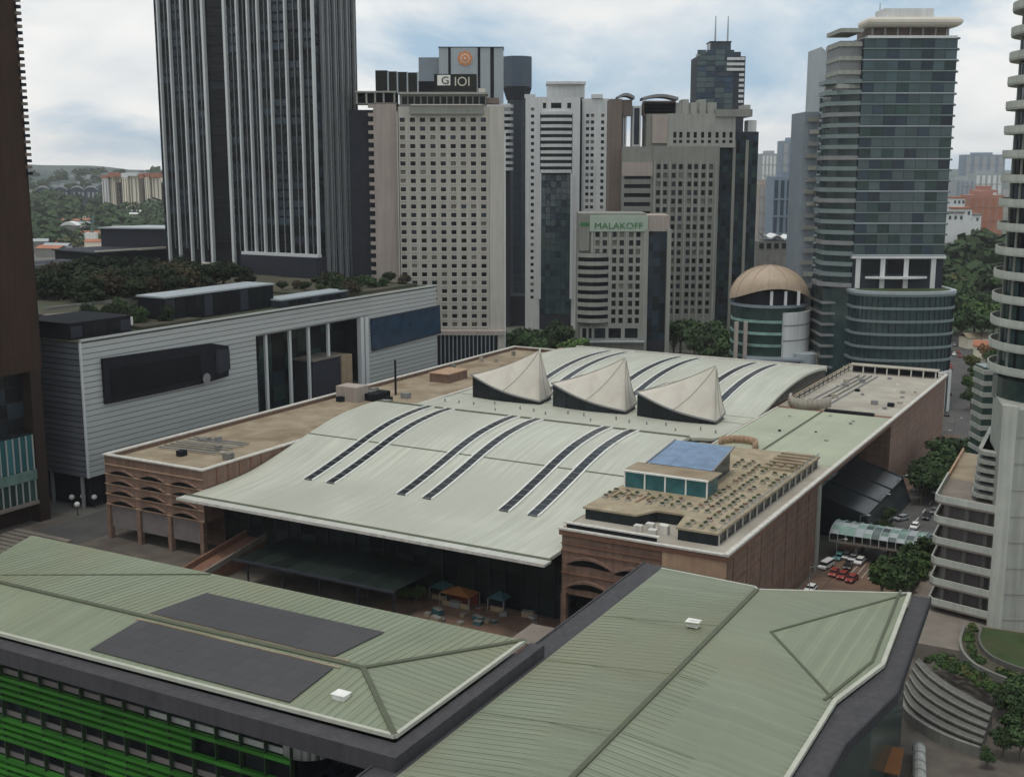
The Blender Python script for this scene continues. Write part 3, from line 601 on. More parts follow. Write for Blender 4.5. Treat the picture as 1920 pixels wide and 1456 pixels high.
# solar arrays
def slope_pt(x, t, near):   # t 0 at eave, 1 at ridge
    if near: a, b = Vector((x, 0, 26)), Vector((x, 11.4, 27.35))
    else: a, b = Vector((x, 32.9, 26)), Vector((x, 11.4, 27.35))
    return a.lerp(b, t)
def array(near, x0, x1, t0, t1, nx, nt):
    sl_ = 1 if near else -1; ang = math.atan2(1.35, 11.4 if near else 21.5)*sl_
    for i in range(nx):
        for k in range(nt):
            ta, tb = t0+(t1-t0)*k/nt, t0+(t1-t0)*(k+1)/nt
            shx = 0
            p = slope_pt(0, (ta+tb)/2, near); L_ = (slope_pt(0, tb, near)-slope_pt(0, ta, near)).length
            o = link('solar_panel', unit('solar'), ga, loc=(x0+(x1-x0)*(i+.5)/nx, p.y, p.z+0.2), scale=((x1-x0)/nx-0.02, L_-0.02, 0.09)); o.rotation_euler = (ang, 0, 0)
array(False, -51.5, -18.2, 0.40, 0.95, 14, 5)
array(True, -51.0, -16.2, 0.06, 0.86, 14, 4)
for k in range(2): MB().bar((-52, 10.2+k*2.3, 27.3), (-15.5, 10.2+k*2.3, 27.3), 0.28, 0.2).build('walkway', 'deck_tan', ga)
v = G.z(640, 1306, 26.6)
def vent(par, x, y, z): 
    b_ = MB().box(x-0.9, x+0.9, y-0.7, y+0.7, z, z+0.7).build('roof_vent', 'white_paint', par); MB().box(x-1.05, x+1.05, y-0.85, y+0.85, z+0.7, z+0.82).build('vent_lid', 'white_paint', b_)
vent(ga, v.x, v.y, 26.35)
# louvred front
fr = Face(-85, 0.0, 0); bays = 17; bw = 4.1
lou = []; pn = []; gl = []; mul = []
z = 22.6
for fl in range(4):
    zt = 21.6 - fl*6.5
    for i in range(bays):
        u0, u1 = i*bw+0.06, (i+1)*bw-0.06
        gl.append(fr.piece(u0, u1, zt-1.5, zt, -0.5, -0.35, random.choice(['glass_dark', 'glass_black', 'glass_black'])))
        pm = 'panel_pale' if (i < 3 and fl == 0) or (i > 10 and fl == 0) or random.random() < 0.10 else 'panel_mauve'
        pn.append(fr.piece(u0, u1, zt-2.3, zt-1.5, -0.3, -0.15, pm))
        for k in range(4):
            if (i > 12 and k in (1, 2) and fl == 0): continue
            lou.append(fr.piece(u0-0.04, u1+0.04, zt-2.95-k*1.02, zt-2.42-k*1.02, 0.0, 0.72, 'louvre_green'))
        gl.append(fr.piece(u0, u1, zt-6.5, zt-2.3, -0.5, -0.35, 'glass_black'))
    for i in range(bays+1): mul.append(fr.piece(i*bw-0.06, i*bw+0.06, zt-6.5, zt, 0.0, 0.70, 'mullion_green'))
pieces('window_pane', gl, ga); pieces('spandrel', pn, ga); pieces('louvre', lou, ga, 320); pieces('mullion', mul, ga)
ringwall(-15.5, 4.2, 4.4, 250, 360, 0.4, 19.2, 22.2, 8).build('corner_panel', 'panel_pale', ga, True)
MB().prism([(-14, -6), (3, -6), (3, 20), (-14, 20)], 15.6, 16).build('link_roof', 'glass_navy', ga)
for k in range(7): MB().box(-13.6+2.6*k, -13.35+2.6*k, -6, 20, 16, 16.3).build('link_rib', 'slate', ga)

gb = thing('sage_roofed_pavilion', 'long sage green metal roof with dark ridge line and wide grey gutters', 'building', G.O, G.a)
W0, W1, W2, W3, W4 = (3.5, -50, 24), (23.1, -50, 26.5), (23.1, 67.2, 26.5), (20.8, 73.7, 24.5), (3.5, 76.3, 24)
sheet([W0, W1, W2, W3, W4], 0.3).build('roof_slope', 'fore_roof_side', gb)
E1, E2, E3, E4 = (43.3, 84, 24), (45.4, 53, 24), (42.4, 38.3, 24), (42.6, -50, 24); HP = (29.8, 52, 26.15)
sheet([W2, HP, E1], 0.3).build('roof_slope', 'fore_roof_side', gb)
sheet([HP, E3, E2, E1], 0.3).build('roof_slope', 'fore_roof', gb)
sheet([W1, E4, E3, HP, W2], 0.3).build('roof_slope', 'fore_roof_side', gb)
MB().bar(up(W1), up(W2), 0.65, 0.24).build('ridge_cap', 'roof_cap', gb)
for a, b in ((HP, E1), (HP, E3)): MB().bar(up(a, .06), up(b, .06), 0.4, 0.14).build('hip_cap', 'roof_cap', gb)
for a, b in ((E1, E2), (E2, E3), (E3, E4)): 
    MB().bar(up(a, -0.02), up(b, -0.02), 0.6, 0.5).build('eave_trim', 'roof_edge', gb)
MB().bar((41.9, 84, 24.35), (44.0, 53, 24.3), 0.4, 0.12).build('roof_seam', 'roof_cap', gb)
MB().bar((44.0, 53, 24.3), (41.2, 37.5, 24.3), 0.4, 0.12).build('roof_seam', 'roof_cap', gb)
for a, b in ((W4, W3), (W3, W2), (W2, E1)): MB().bar(up(a, -0.1), up(b, -0.1), 0.4, 0.45).build('eave_trim', 'roof_edge', gb)
for y in (50.0, 31.0, 12.5, -8):
    MB().bar((3.7, y+1.2, 24.08), (22.6, y, 26.48), 0.14, 0.12).build('roof_seam', 'fore_roof', gb)
    if y < 40: MB().bar((23.6, y, 26.48), (42.2, y+0.6, 24.1), 0.14, 0.12).build('roof_seam', 'fore_roof', gb)
MB().prism([(-0.6, -50), (3.2, -50), (3.2, 76.5), (21, 74), (23.2, 68), (22.6, 76.2), (-0.6, 79)], 23.2, 23.55).build('gutter', 'gutter', gb)
MB().prism([(42.7, -50), (46.2, -50), (46.2, 28), (48.8, 45.5), (46.4, 85), (43.6, 85), (45.7, 53.2), (42.7, 38.4)], 23.1, 23.4).build('gutter', 'gutter', gb)
for a, b in (((46.2, -50), (46.2, 28)), ((46.2, 28), (48.8, 45.5)), ((48.8, 45.5), (46.4, 85))): MB().bar((a[0], a[1], 22.9), (b[0], b[1], 22.9), 0.25, 1.5).build('fascia', 'gutter_dark', gb)
MB().bar((-0.7, -50, 23.0), (-0.7, 79, 23.0), 0.25, 1.5).build('fascia', 'gutter', gb)
sm = MB(); x = -83.5
while x < -0.6:      # raised standing seams of the metal sheets
    yr = 11.2 if x < -12.7 else -x*11.5/12.7; sm.bar((x, 0.25, 26.07), (x, yr, 26.04+1.35*yr/11.45), 0.05, 0.045); x += 1.24
sm.build('standing_seams', 'seam_metal', ga, kind='stuff')
sm = MB(); x = -99
while x < -0.6:
    yr = 11.8 if x < -12.7 else 11.5+(x+12.7)*21.3/12.7; sm.bar((x, 32.7, 26.05), (x, yr, 26.04+1.35*(32.9-yr)/21.4), 0.05, 0.045) if 32.6-yr > .5 else None; x += 1.24
sm.build('standing_seams', 'seam_metal', ga, kind='stuff')
sm = MB(); y = 1.0
while y < 32:
    xr_ = -12.7*y/11.5 if y < 11.5 else -12.7*(32.8-y)/21.3; sm.bar((-0.2, y, 26.06), (xr_, y, 26.04+1.35*(-xr_)/12.7), 0.05, 0.045) if xr_ < -.6 else None; y += 1.24
sm.build('standing_seams', 'seam_metal', ga, kind='stuff')
sm = MB(); y = -49
while y < 66: sm.bar((3.7, y, 24.06), (22.7, y, 26.5), 0.05, 0.045); y += 1.24
sm.build('standing_seams', 'seam_metal', gb, kind='stuff')
sm = MB(); y = -49
while y < 37: sm.bar((23.5, y, 26.49), (42.2, y, 24.09), 0.05, 0.045); y += 1.24
sm.build('standing_seams', 'seam_metal', gb, kind='stuff')
v = G.z(1300, 1171, 25.2); vent(gb, v.x, v.y, v.z-0.15)
MB().prism([(2.5, -50), (43, -50), (43, 36), (45, 50), (44, 80), (23, 70), (2.5, 75)], 0, 23.1).build('pavilion_wall', 'glass_green', gb)
it = []
for k in range(24): it.append(((43.25, -48+3.6*k, 12), (0.35, 0.3, 22), 0, 'slate'))
pieces('mullion', it, gb)
lr = G.z(1005, 1190, 7)
lk = thing('link_canopy', 'small flat pinkish canopy between the two sage green roofs and the brick wing', 'canopy', G.w(lr.x, lr.y), G.a)
MB().box(-3.2, 4.2, -4.5, 4.5, 6.8, 7.1).build('canopy_slab', 'concrete_warm', lk)
for sx in (-2.8, 3.8):
    for sy in (-4, 4): MB().cyl(sx, sy, 0.2, 0, 6.8, 8).build('post', 'mid_grey', lk)

# ------------------------------------------------------------------ brown tower at the left edge
bt = thing('brown_tower', 'tall brown clad tower with dark green glass podium beside the louvred mall', 'building', F.w(-187.7, 1.4), F.a)
MB().box(-45, 0, -80, 0, 40, 190).build('tower_shaft', 'brown_wall', bt)
MB().box(-45, 0, -3.4, 0, 0, 40).build('corner_pier', 'brown_dark', bt)
MB().box(-45, -3.4, -80, -3.4, 0, 40).build('podium_core', 'brown_dark', bt)
fb = Face(-3.4, -80, 90); it = []
for i in range(15):
    for k in range(4): it.append(fb.piece(0.1+5.1*i, 5.0+5.1*i, 24.2+4*k, 28.0+4*k, 0.02, 0.2, random.choice(['glass_dark', 'glass_navy', 'glass_black'])))
pieces('window_pane', it, bt)
fb = Face(0, -80, 90); it = []
for i in range(38):
    it += [fb.piece(0.06+2*i, 1.94+2*i, 14.6, 23.6, -0.5, -0.3, 'glass_aqua' if random.random() < .6 else 'glass_green'), fb.piece(0.06+2*i, 1.94+2*i, 6.2, 11.6, -0.5, -0.3, 'glass_green')]
pieces('podium_pane', it, bt)
it = [fb.piece(2*i-0.12, 2*i+0.12, 6.2, 23.6, -0.3, 0.05, 'panel_pale') for i in range(39)]
pieces('podium_mullion', it, bt)
MB().box(-0.7, 0.2, -80, -3.5, 11.8, 14.4).build('podium_band', 'bridge_glass', bt)
MB().box(-0.7, 0.3, -80, -3.5, 5.2, 6.1).build('podium_ledge', 'concrete_warm', bt)
MB().box(-3.3, -0.6, -80, -3.5, 5.5, 24).build('podium_backing', 'dark_metal', bt)
it = [((-0.6, 0.75, 90+1.55*i), (2.4, 1.5, 0.75), 0, 'brown_stone' if i % 2 else 'dark_metal') for i in range(64)]
pieces('edge_ledge', it, bt)
MB().box(-45, -0.4, 0.02, 0.9, 40, 190).build('rear_strip', 'brown_dark', bt)
it = []
for i in range(10): it.append(((0.05, -72+8*i, 115), (0.18, 0.16, 150), 0, 'brown_dark'))
for k in range(36): it.append(((0.04, -40, 42+4.1*k), (0.12, 79.5, 0.14), 0, 'brown_dark'))
pieces('cladding_joint', it[:8], bt)
# ------------------------------------------------------------------ louvred mall
M = Frame(F.w(-184, 11.4), -29.5)
ml = thing('louvred_mall', 'long mall clad in pale grey horizontal louvres with large dark screens', 'building', M.O, M.a)
c_ = MB(); c_.box(-80, -0.4, 0.4, 68.4, 9.2, 45.6); c_.box(-80, -0.4, 127.2, 172, 9.2, 45.6); c_.box(-80, -11, 68.4, 127.2, 0, 45.6); c_.box(-11, -0.4, 68.4, 127.2, 39.2, 45.6); c_.box(-78, -3, 3, 68, 0, 9.2); c_.box(-78, -3, 127.6, 170, 0, 9.2)
c_.build('mall_core', 'dark_metal', ml)
rf = Face(0, 0, 90); ff = Face(-80, 0, 0); it = []; it2 = []
nz = 24; stp = (46-9.3)/nz
for k in range(nz):
    z0 = 9.3+k*stp; z1 = z0+stp-0.26
    if z0 > 38.4:
        for a, b in ((0, 43), (43, 86), (86, 129), (129, 172)): it.append(rf.piece(a, b-0.03, z0, z1, -0.35, 0.05, 'siding'))
    else:
        for a, b in ((0, 34), (34, 68.2), (127.4, 172)): it.append(rf.piece(a, b-0.03, z0, z1, -0.35, 0.05, 'siding'))
    for a in range(4): it2.append(ff.piece(a*20, a*20+19.95, z0, z1, -0.35, 0.05, 'siding_dark'))
pieces('louvre', it, ml); pieces('front_louvre', it2, ml)
for y0, y1, zz in ((0.1, 68.3, 45.6), (127.3, 171.9, 45.6)): MB().box(-0.42, -0.22, y0, y1, 9.3, zz).build('wall_backing', 'mid_grey', ml)
MB().box(-0.42, -0.22, 68.3, 127.3, 39.3, 45.6).build('wall_backing', 'mid_grey', ml)
MB().box(-0.3, 0.25, -0.3, 0.2, 9.3, 46.2).build('corner_strip', 'fin_white', ml)
MB().box(-80, 0.2, -0.3, 172, 45.9, 46.25).build('roof_deck', 'soil', ml)
MB().box(-0.6, 0.3, 0.2, 172, 46.25, 46.75).build('parapet', 'siding', ml)
for x in range(-76, 1, 12): MB().cyl(x, 1.2, 0.55, 0, 9.2, 10).build('column', 'mid_grey', ml)
for y in range(12, 172, 12): 
    if not 66 < y < 128: MB().cyl(-1.2, y, 0.55, 0, 9.2, 10).build('column', 'mid_grey', ml)
def plate(px, d0, d1):     # polygon standing on the right face from photo corners
    P = []
    for x, y in px: q = M.px(x, y, 0); P.append((q.y, q.z))
    n = len(P); mb = MB(); mb.add([(d1, u, z) for u, z in P] + [(d0, u, z) for u, z in P], [tuple(range(n)), tuple(range(2*n-1, n-1, -1))] + [(i, n+i, n+(i+1) % n, (i+1) % n) for i in range(n)]); return mb
scr = plate([(188, 672), (300, 656), (392, 643), (424, 648), (424, 704), (385, 716), (300, 735), (194, 757)], 0.1, 1.1).build('screen_with_shadow', 'dark_metal', ml)  # dark plate's outline takes in the shadows around the screen too
scr['label'] = 'black media screen with its shadows in one ragged outline on the mall wall'
plate([(200, 690), (370, 664), (372, 708), (203, 745)], 1.15, 1.35).build('screen_panel', 'glass_black', scr)
plate([(398, 655), (420, 655), (422, 690), (400, 700)], 1.2, 2.2).build('screen_lamp_box', 'slate', scr)
ring = MB(); q = M.px(377, 708, 0)
ring.add([(2.3, q.y+1.6*math.cos(a*.5236), q.z+1.6*math.sin(a*.5236)) for a in range(12)], [tuple(range(12))]); ring.build('screen_disc', 'mid_grey', scr)
sc2 = plate([(693, 600), (822, 574), (824, 622), (696, 656)], 0.1, 0.7).build('wall_screen', 'glass_blue', ml); sc2['label'] = 'large blue screen on the mall wall'
for a, b in (((693, 599), (822, 573)), ((696, 657), (824, 623))):
    p, q = M.px(*a, 0), M.px(*b, 0); MB().bar((0.5, p.y, p.z), (0.5, q.y, q.z), 0.6, 0.5).build('screen_frame', 'slate', sc2)
# recessed glazed court in the mall wall
ct = Face(-10.9, 68.4, 90); it = []
for i in range(9):
    for k in range(7): it.append(ct.piece(0.2+6.5*i, 6.4+6.5*i, 4.2+5*k, 9.0+5*k, 0.05, 0.2, random.choice(['glass_dark', 'glass_navy', 'glass_black', 'glass_green'])))
pieces('court_pane', it, ml)
for px_ in (500, 545, 580, 617): q = M.px(px_, 690, -1.2); MB().box(-1.7, -0.9, q.y-0.5, q.y+0.5, 8, 39.2).build('court_column', 'fin_white', ml)
for u in (123.5, 126.2): MB().box(-1.4, 0.3, u-0.9, u+0.9, 6, 39.3).build('court_column', 'fin_white', ml)
MB().box(-10.8, -0.2, 68.6, 127, 6.5, 7).build('court_floor', 'concrete_warm', ml)
MB().box(-9, -0.5, 96.5, 111.5, 7, 27).build('court_box', 'slate', ml); MB().box(-9.2, 0.2, 111.5, 117.2, 7, 27.2).build('court_box_side', 'timber', ml); MB().box(-9.3, 0, 96.2, 112, 27.2, 27.8).build('court_box_roof', 'concrete_warm', ml)
MB().box(-8, 1.5, 117.4, 127, 7, 15).build('court_kiosk', 'glass_green', ml); MB().box(-8.3, 1.8, 117.3, 127.2, 15, 15.5).build('court_kiosk_roof', 'mid_grey', ml)
# roof pavilions
def pav(x0, x1, y0, y1, z0, z1, m='dark_metal', cap='white_paint', ov=1.0, name='roof_pavilion'):
    b_ = MB().box(x0, x1, y0, y1, z0, z1).build(name, m, ml); MB().box(x0-ov, x1+ov, y0-ov, y1+ov, z1, z1+0.5).build('pavilion_roof', cap, b_)
    n = max(2, int((y1-y0)/4))
    for i in range(n): MB().box(x1+0.02, x1+0.12, y0+0.25+(y1-y0)*i/n, y0-0.25+(y1-y0)*(i+1)/n, z0+0.6, z1-0.5).build('pavilion_pane', 'glass_black' if i % 4 else 'slate', b_)
    return b_
ya, yb = M.px(308, 560, -8).y, M.px(512, 540, -8).y
pav(-19, -8, ya, yb, 46.25, 53.6, cap='steel_pale', ov=0.3); pav(-12, -4, M.px(525, 560, -4).y, M.px(652, 555, -4).y, 46.25, 48.6, 'slate', 'steel_pale', 0.2); pav(-24, -4.5, 0.8, 22, 46.25, 50.3, 'dark_metal', 'dark_metal', 0.2, 'roof_screen')
MB().box(-170, -80.2, 0.4, 176, 0, 45.8).build('rear_block', 'dark_metal', ml); MB().box(-170, -80.2, 0.4, 176, 45.8, 46.1).build('rear_roof', 'soil', ml)
def tier(pa, pb, z, back, wm, cm, name):
    p, q = M.z(*pa, z), M.z(*pb, z); poly = [(p.x, p.y), (q.x, q.y), (q.x+back[0], q.y+back[1]), (p.x+back[0], p.y+back[1])]
    b_ = MB().prism(poly, 45.9, z-0.6).build(name, wm, ml); cx = sum(a for a, _ in poly)/4; cy = sum(a for _, a in poly)/4
    MB().prism([(cx+(a-cx)*1.03, cy+(b-cy)*1.05) for a, b in poly], z-0.6, z).build('tier_roof', cm, b_)
tier((188, 426), (354, 428), 63, (4, 26), 'slate', 'steel_pale', 'upper_pavilion')
tier((180, 473), (374, 461), 54, (-34, 6), 'dark_metal', 'slate', 'upper_terrace')
p, q = M.z(180, 473, 54), M.z(374, 461, 54); MB().bar((p.x, p.y-.3, 54.2), (q.x, q.y-.3, 54.2), 1.0, .9).build('terrace_edge', 'precast', ml)
tier((60, 502), (180, 491), 53, (-26, 4), 'brown_stone', 'slate', 'upper_terrace')
p, q = M.z(60, 502, 53), M.z(180, 491, 53); MB().bar((p.x, p.y-.3, 53.2), (q.x, q.y-.3, 53.2), 1.2, 1.4).build('terrace_edge', 'concrete', ml)
tier((380, 493), (448, 489), 50, (-8, 10), 'dark_metal', 'precast', 'upper_terrace')
p, q = M.z(84, 577, 48), M.z(292, 553, 48); MB().bar((p.x, p.y, 47.2), (q.x, q.y, 47.2), 1.0, 1.8).build('garden_wall', 'concrete', ml)
p, q = M.z(84, 590, 47.5), M.z(170, 583, 47.5); MB().bar((p.x, p.y, 46.9), (q.x, q.y, 46.9), 3.0, 1.2).build('garden_wall', 'concrete_warm', ml)
MB().box(-12, -9, 23, 27, 46.25, 49.5).build('roof_cabin', 'white_paint', ml)
for x0, x1, y0, y1 in ((-40, -26, 24, 48), (-84, -36, 30, 60), (-20, -3, 25, 48), (-36, -6, 118, 168)): MB().box(x0, x1, y0, y1, 46.25, 47.2).build('planting_bed', 'soil', ml)

# ------------------------------------------------------------------ dark tower with white fins
o_ = atY(600, 478, 500); T = Frame((o_.x, o_.y), -29.5)
ft = thing('finned_tower', 'dark glass office tower striped with slender white vertical fins', 'building', T.O, T.a)
TW = T.py(303, 300, 0).x; TD = T.px(672, 240, 0).y; ZT, ZB0 = 205, 30
MB().box(TW, 0, 0, TD, ZB0, ZT).build('tower_core', 'dark_metal', ft)
MB().box(TW-4, 6, -6, TD+4, 0, ZB0+12).build('tower_podium', 'dark_metal', ft)
fp = [T.py(x, 240, 0).x for x in (310, 330, 353, 372, 392, 432, 455, 475, 493, 515, 544, 571, 594)]
rp_ = [T.px(x, 240, 0).y for x in (605, 615, 628, 640, 651, 664)]
zb = T.py(535, 474, 0).z
for i, x in enumerate(fp):
    w_ = 0.62 if i in (4, 5) else 0.36
    MB().box(x-w_, x+w_, -1.6, 0, zb if 330 < 0 or i > 6 else ZB0+8, ZT).build('fin', 'fin_white', ft)
for a, b in zip(fp, fp[1:]):
    if fp.index(a) != 4: MB().box((a+b)/2-.13, (a+b)/2+.13, -.7, 0, zb, ZT).build('thin_fin', 'fin_grey', ft)
for y in rp_: MB().box(0, 1.4, y-0.45, y+0.45, zb-14, ZT).build('side_fin', 'fin_grey', ft)
for y in [(a+b)/2 for a, b in zip(rp_, rp_[1:])]: MB().box(0, 0.8, y-0.25, y+0.25, zb-14, ZT).build('side_fin', 'fin_grey', ft)
MB().box(fp[6]-1.5, 0.6, -2.4, 0.4, zb-1.2, zb).build('base_ledge', 'fin_white', ft)
MB().box(fp[6]-1, 0.5, -3.5, TD, ZB0, zb-1.2).build('base_block', 'slate', ft)
fx = [TW] + fp + [0]; it = []
tf = Face(0, 0, 0)
for k in range(44):
    z0 = zb + 0.4 + 3.75*k
    for a, b in zip(fx, fx[1:]):
        if fp[4] - .1 < a < fp[5] - .1: it.append(tf.piece(a+0.9, b-0.9, z0, z0+3.2, 0.02, 0.1, 'glass_black'))
        elif b - a > 2: it.append(tf.piece(a+0.6, b-0.6, z0, z0+2.75+0.2*random.random(), 0.04, 0.22, random.choices(['glass_dark', 'glass_navy', 'glass_black', 'slate'], [4, 3, 3, 2])[0]))
it.sort(key=lambda q: q[0][2]); pieces('window_pane', it, ft)
it = []; sf = Face(0, 0, 90); sy = [0] + rp_ + [TD]
for k in range(44):
    for a, b in zip(sy, sy[1:]): it.append(sf.piece(a+0.5, b-0.5, zb-13+3.75*k, zb-13+3.1+3.75*k, 0.04, 0.2, random.choice(['glass_dark', 'glass_navy', 'glass_black'])))
pieces('side_pane', it, ft)

# ------------------------------------------------------------------ beige hotel
class Up:
    """upright building facing the camera: x and z read from the photo on one plane"""
    def __init__(s, ox_px, Y, py=400): s.Y = Y; s.o = atY(ox_px, py, Y); s.O = Vector((s.o.x, Y, 0))
    def x(s, px, py=400, d=0): return atY(px, py, s.Y+d).x - s.o.x
    def z(s, py, px=1100, d=0): return atY(px, py, s.Y+d).z
def wins(root, op, face, depth, mats, name='window', t=0.12, limit=300, inset=0.02):
    pieces(name, [face.piece(a+inset, b-inset, c+inset, d-inset, -depth+t, -depth+0.01, random.choice(mats)) for a, b, c, d in op], root, limit)
H = Up(945, 510); ht = thing('beige_hotel', 'beige stone hotel slab with a grid of small square windows and rooftop sign', 'building', H.O)
xl, xr = H.x(750), 0.0; zt = H.z(200)
fh = Face(xl, 0, 0); W_ = xr - xl
c0 = H.x(757)-xl; cs = (H.x(907)-H.x(757))/8; rz0 = H.z(608); rs = (H.z(225)-H.z(608))/24
wall = MB(); op = fh.holed(wall, 0, W_, 0, zt, cols_of(c0-1.1, 9, cs, 2.2), rows_of(rz0-0.9, 25, rs, 1.8), 0.9); wall.build('window_wall', 'hotel_stone', ht)
wins(ht, op, fh, 0.9, ['glass_black']*5+['glass_dark']*4+['blind']*2+['glass_navy'])
sills = [fh.piece(a-0.25, b+0.25, c-0.35, c-0.05, 0.0, 0.3, 'precast') for a, b, c, d in op]; pieces('sill', sills, ht)
MB().box(xl+0.02, -0.02, 1.0, 26, 0, zt-0.1).build('hotel_core', 'hotel_stone', ht)
for i in range(10): MB().box(xl+c0+cs*(i-.5)-0.22, xl+c0+cs*(i-.5)+0.22, -0.32, 0, rz0-2.4, zt-2.0).build('wall_rib', 'hotel_stone', ht)
MB().box(H.x(918), 0.15, -0.8, 3, 0, zt+0.3).build('end_pier', 'hotel_stone', ht)
MB().box(0.1, 0.7, -0.6, 0.6, 10, zt-10).build('corner_strip', 'white_stone', ht)  # white strip paints in the thin lit edge beside the pier
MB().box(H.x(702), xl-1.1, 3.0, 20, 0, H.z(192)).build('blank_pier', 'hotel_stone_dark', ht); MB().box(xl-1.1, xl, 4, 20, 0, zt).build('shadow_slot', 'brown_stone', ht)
lw = Face(H.x(662), 6, 0); it = []
MB().box(H.x(655), H.x(702)+1, 6, 24, 0, H.z(205)).build('rear_wing', 'slate', ht)  # slate tone puts the shade on this set-back wing into its colour
for k in range(27): it.append(((H.x(699), 4.6, rz0+rs*k-1.3), (3.0, 3.0, 1.4), 0, 'hotel_stone_dark'))
pieces('balcony', it, ht)
# crown
MB().box(H.x(772), H.x(907), -1.8, 2, H.z(214), H.z(198)).build('cornice', 'grey_stone', ht)
MB().box(H.x(774), H.x(905), -2.2, 0, H.z(198), H.z(196)).build('cornice_cap', 'precast', ht)
MB().box(H.x(752), H.x(912), 1, 16, zt, H.z(176)).build('attic', 'grey_stone', ht)
fa_ = Face(0, 1, 0); it = []
for i in range(13): a = H.x(756+12*i); it.append(fa_.piece(a+0.2, a+2.3, H.z(195), H.z(181), 0.02, 0.15, 'glass_black'))
pieces('attic_window', it, ht)
MB().box(H.x(750), H.x(915), -1.2, 17, H.z(177), H.z(173)).build('attic_slab', 'grey_stone_light', ht)
MB().box(H.x(668), H.x(747), 3, 16, H.z(194), H.z(193)).build('terrace_slab', 'grey_stone_light', ht)
MB().box(H.x(668), H.x(745), 2.5, 17, H.z(173), H.z(170)).build('pergola_slab', 'grey_stone_light', ht); MB().box(H.x(670), H.x(744), 9, 16, H.z(193), H.z(173)).build('pergola_back', 'dark_metal', ht)
for p_ in (672, 690, 706, 722, 742): MB().box(H.x(p_)-0.35, H.x(p_)+0.35, 3, 3.8, H.z(193), H.z(173)).build('pergola_post', 'grey_stone_light', ht)
for a, b, t in ((706, 728, 130), (731, 746, 132), (748, 764, 133), (767, 783, 134)): MB().box(H.x(a), H.x(b), 6, 16, H.z(173), H.z(t)).build('plant_screen', 'sign_dark', ht)
for p_ in (729.5, 747, 765.5, 785): MB().box(H.x(p_)-0.3, H.x(p_)+0.3, 5.6, 6.2, H.z(173), H.z(133)).build('screen_post', 'steel_pale', ht)
MB().box(H.x(785), H.x(818), 8, 15, H.z(173), H.z(150)).build('plant_screen', 'dark_metal', ht)
MB().box(H.x(905), H.x(936), 2, 10, H.z(194), H.z(183)).build('plant_screen', 'brown_stone', ht)
MB().box(H.x(898), H.x(910), 2, 9, H.z(176), H.z(165)).build('roof_cabin', 'precast', ht)
sg = MB(); sg.box(H.x(816), H.x(894), 3, 12, H.z(172), H.z(138)); s1 = sg.build('sign_block', 'sign_dark', ht)
MB().box(H.x(822), H.x(846), 2.75, 3, H.z(159.5), H.z(140)).build('sign_tile', 'sign_white', s1)
def sign(text, px, py, h_px, up_, d, m, par, widen=1.0):
    me = text_mesh(text, 1.0, 0.05, m); xs = [v.co.x for v in me.vertices]; ys_ = [v.co.y for v in me.vertices]
    hh = abs(up_.z(py-h_px/2)-up_.z(py+h_px/2)); k = hh/(max(ys_)-min(ys_)); cx = (max(xs)+min(xs))/2; cy = (max(ys_)+min(ys_))/2
    for v in me.vertices: v.co = Vector(((v.co.x-cx)*k*widen, -v.co.z*1.0, (v.co.y-cy)*k))
    o = link('sign_lettering', me, par); o.location = (up_.x(px, py), d, up_.z(py)); return o
sign('G', 834, 150, 14, H, 2.62, 'sign_dark', s1, 1.1); sign('IOI', 866, 152, 17, H, 2.9, 'precast', s1, 1.0)
# base grille
MB().box(H.x(800), H.x(932), -3.2, 0, 0, H.z(626)).build('base_block', 'dark_metal', ht); MB().box(H.x(798), 0.2, -4.0, 0, H.z(626), H.z(618)).build('base_fascia', 'hotel_stone_dark', ht)
for i in range(17): MB().box(H.x(802+7.7*i)-0.25, H.x(802+7.7*i)+0.25, -3.7, -3.2, 0, H.z(626)).build('grille_fin', 'steel_blue', ht)
MB().box(H.x(933), 0.1, -3.4, 0, 0, H.z(626)).build('base_pier', 'hotel_stone', ht)

# ------------------------------------------------------------------ grey-blue tower with emblem, dark octagon tower
U = Up(944, 760); et = thing('emblem_tower', 'pale steel blue tower with dark vertical slots and a round orange emblem', 'building', U.O)
for a, b in ((826, 843), (850, 895), (902, 920), (927, 944)): MB().box(U.x(a), U.x(b), 0, 20, 0, U.z(89)).build('facade_strip', 'steel_pale', et)
MB().box(U.x(826.5), U.x(943.5), 1.2, 21, 0, U.z(89.5)).build('tower_core', 'dark_metal', et)
MB().box(U.x(788), U.x(826), 3, 22, 0, U.z(107)).build('side_block', 'steel_blue', et)
MB().box(U.x(825), U.x(945), -0.5, 21.5, U.z(89.3), U.z(88)).build('roof_edge', 'slate', et)
MB().box(U.x(848), U.x(897), -0.5, 0, U.z(200), U.z(90)).build('emblem_panel', 'steel_pale', et)
em = MB(); ex_, ez_ = U.x(872, 110), U.z(110); rr = abs(U.x(872)-U.x(859))
def disc(mb, r, d, n, wob=0.0, r0=0):
    P = [(ex_+r*(1+wob*math.cos(8*2*math.pi*i/n))*math.cos(2*math.pi*i/n), ez_+r*(1+wob*math.cos(8*2*math.pi*i/n))*math.sin(2*math.pi*i/n)) for i in range(n)]
    mb.add([(x, d, z) for x, z in P] + [(x, d+0.3, z) for x, z in P], [tuple(range(n))[::-1], tuple(range(n, 2*n))] + [(i, (i+1) % n, n+(i+1) % n, n+i) for i in range(n)]); return mb
e1 = disc(MB(), rr, -0.85, 48, 0.08).build('emblem', 'emblem_orange', et); disc(MB(), rr*.66, -1.1, 32, 0.06).build('emblem_ring', 'emblem_pale', e1); disc(MB(), rr*.48, -1.35, 32, 0.06).build('emblem_core', 'emblem_orange', e1); disc(MB(), rr*.18, -1.6, 16).build('emblem_eye', 'emblem_pale', e1)
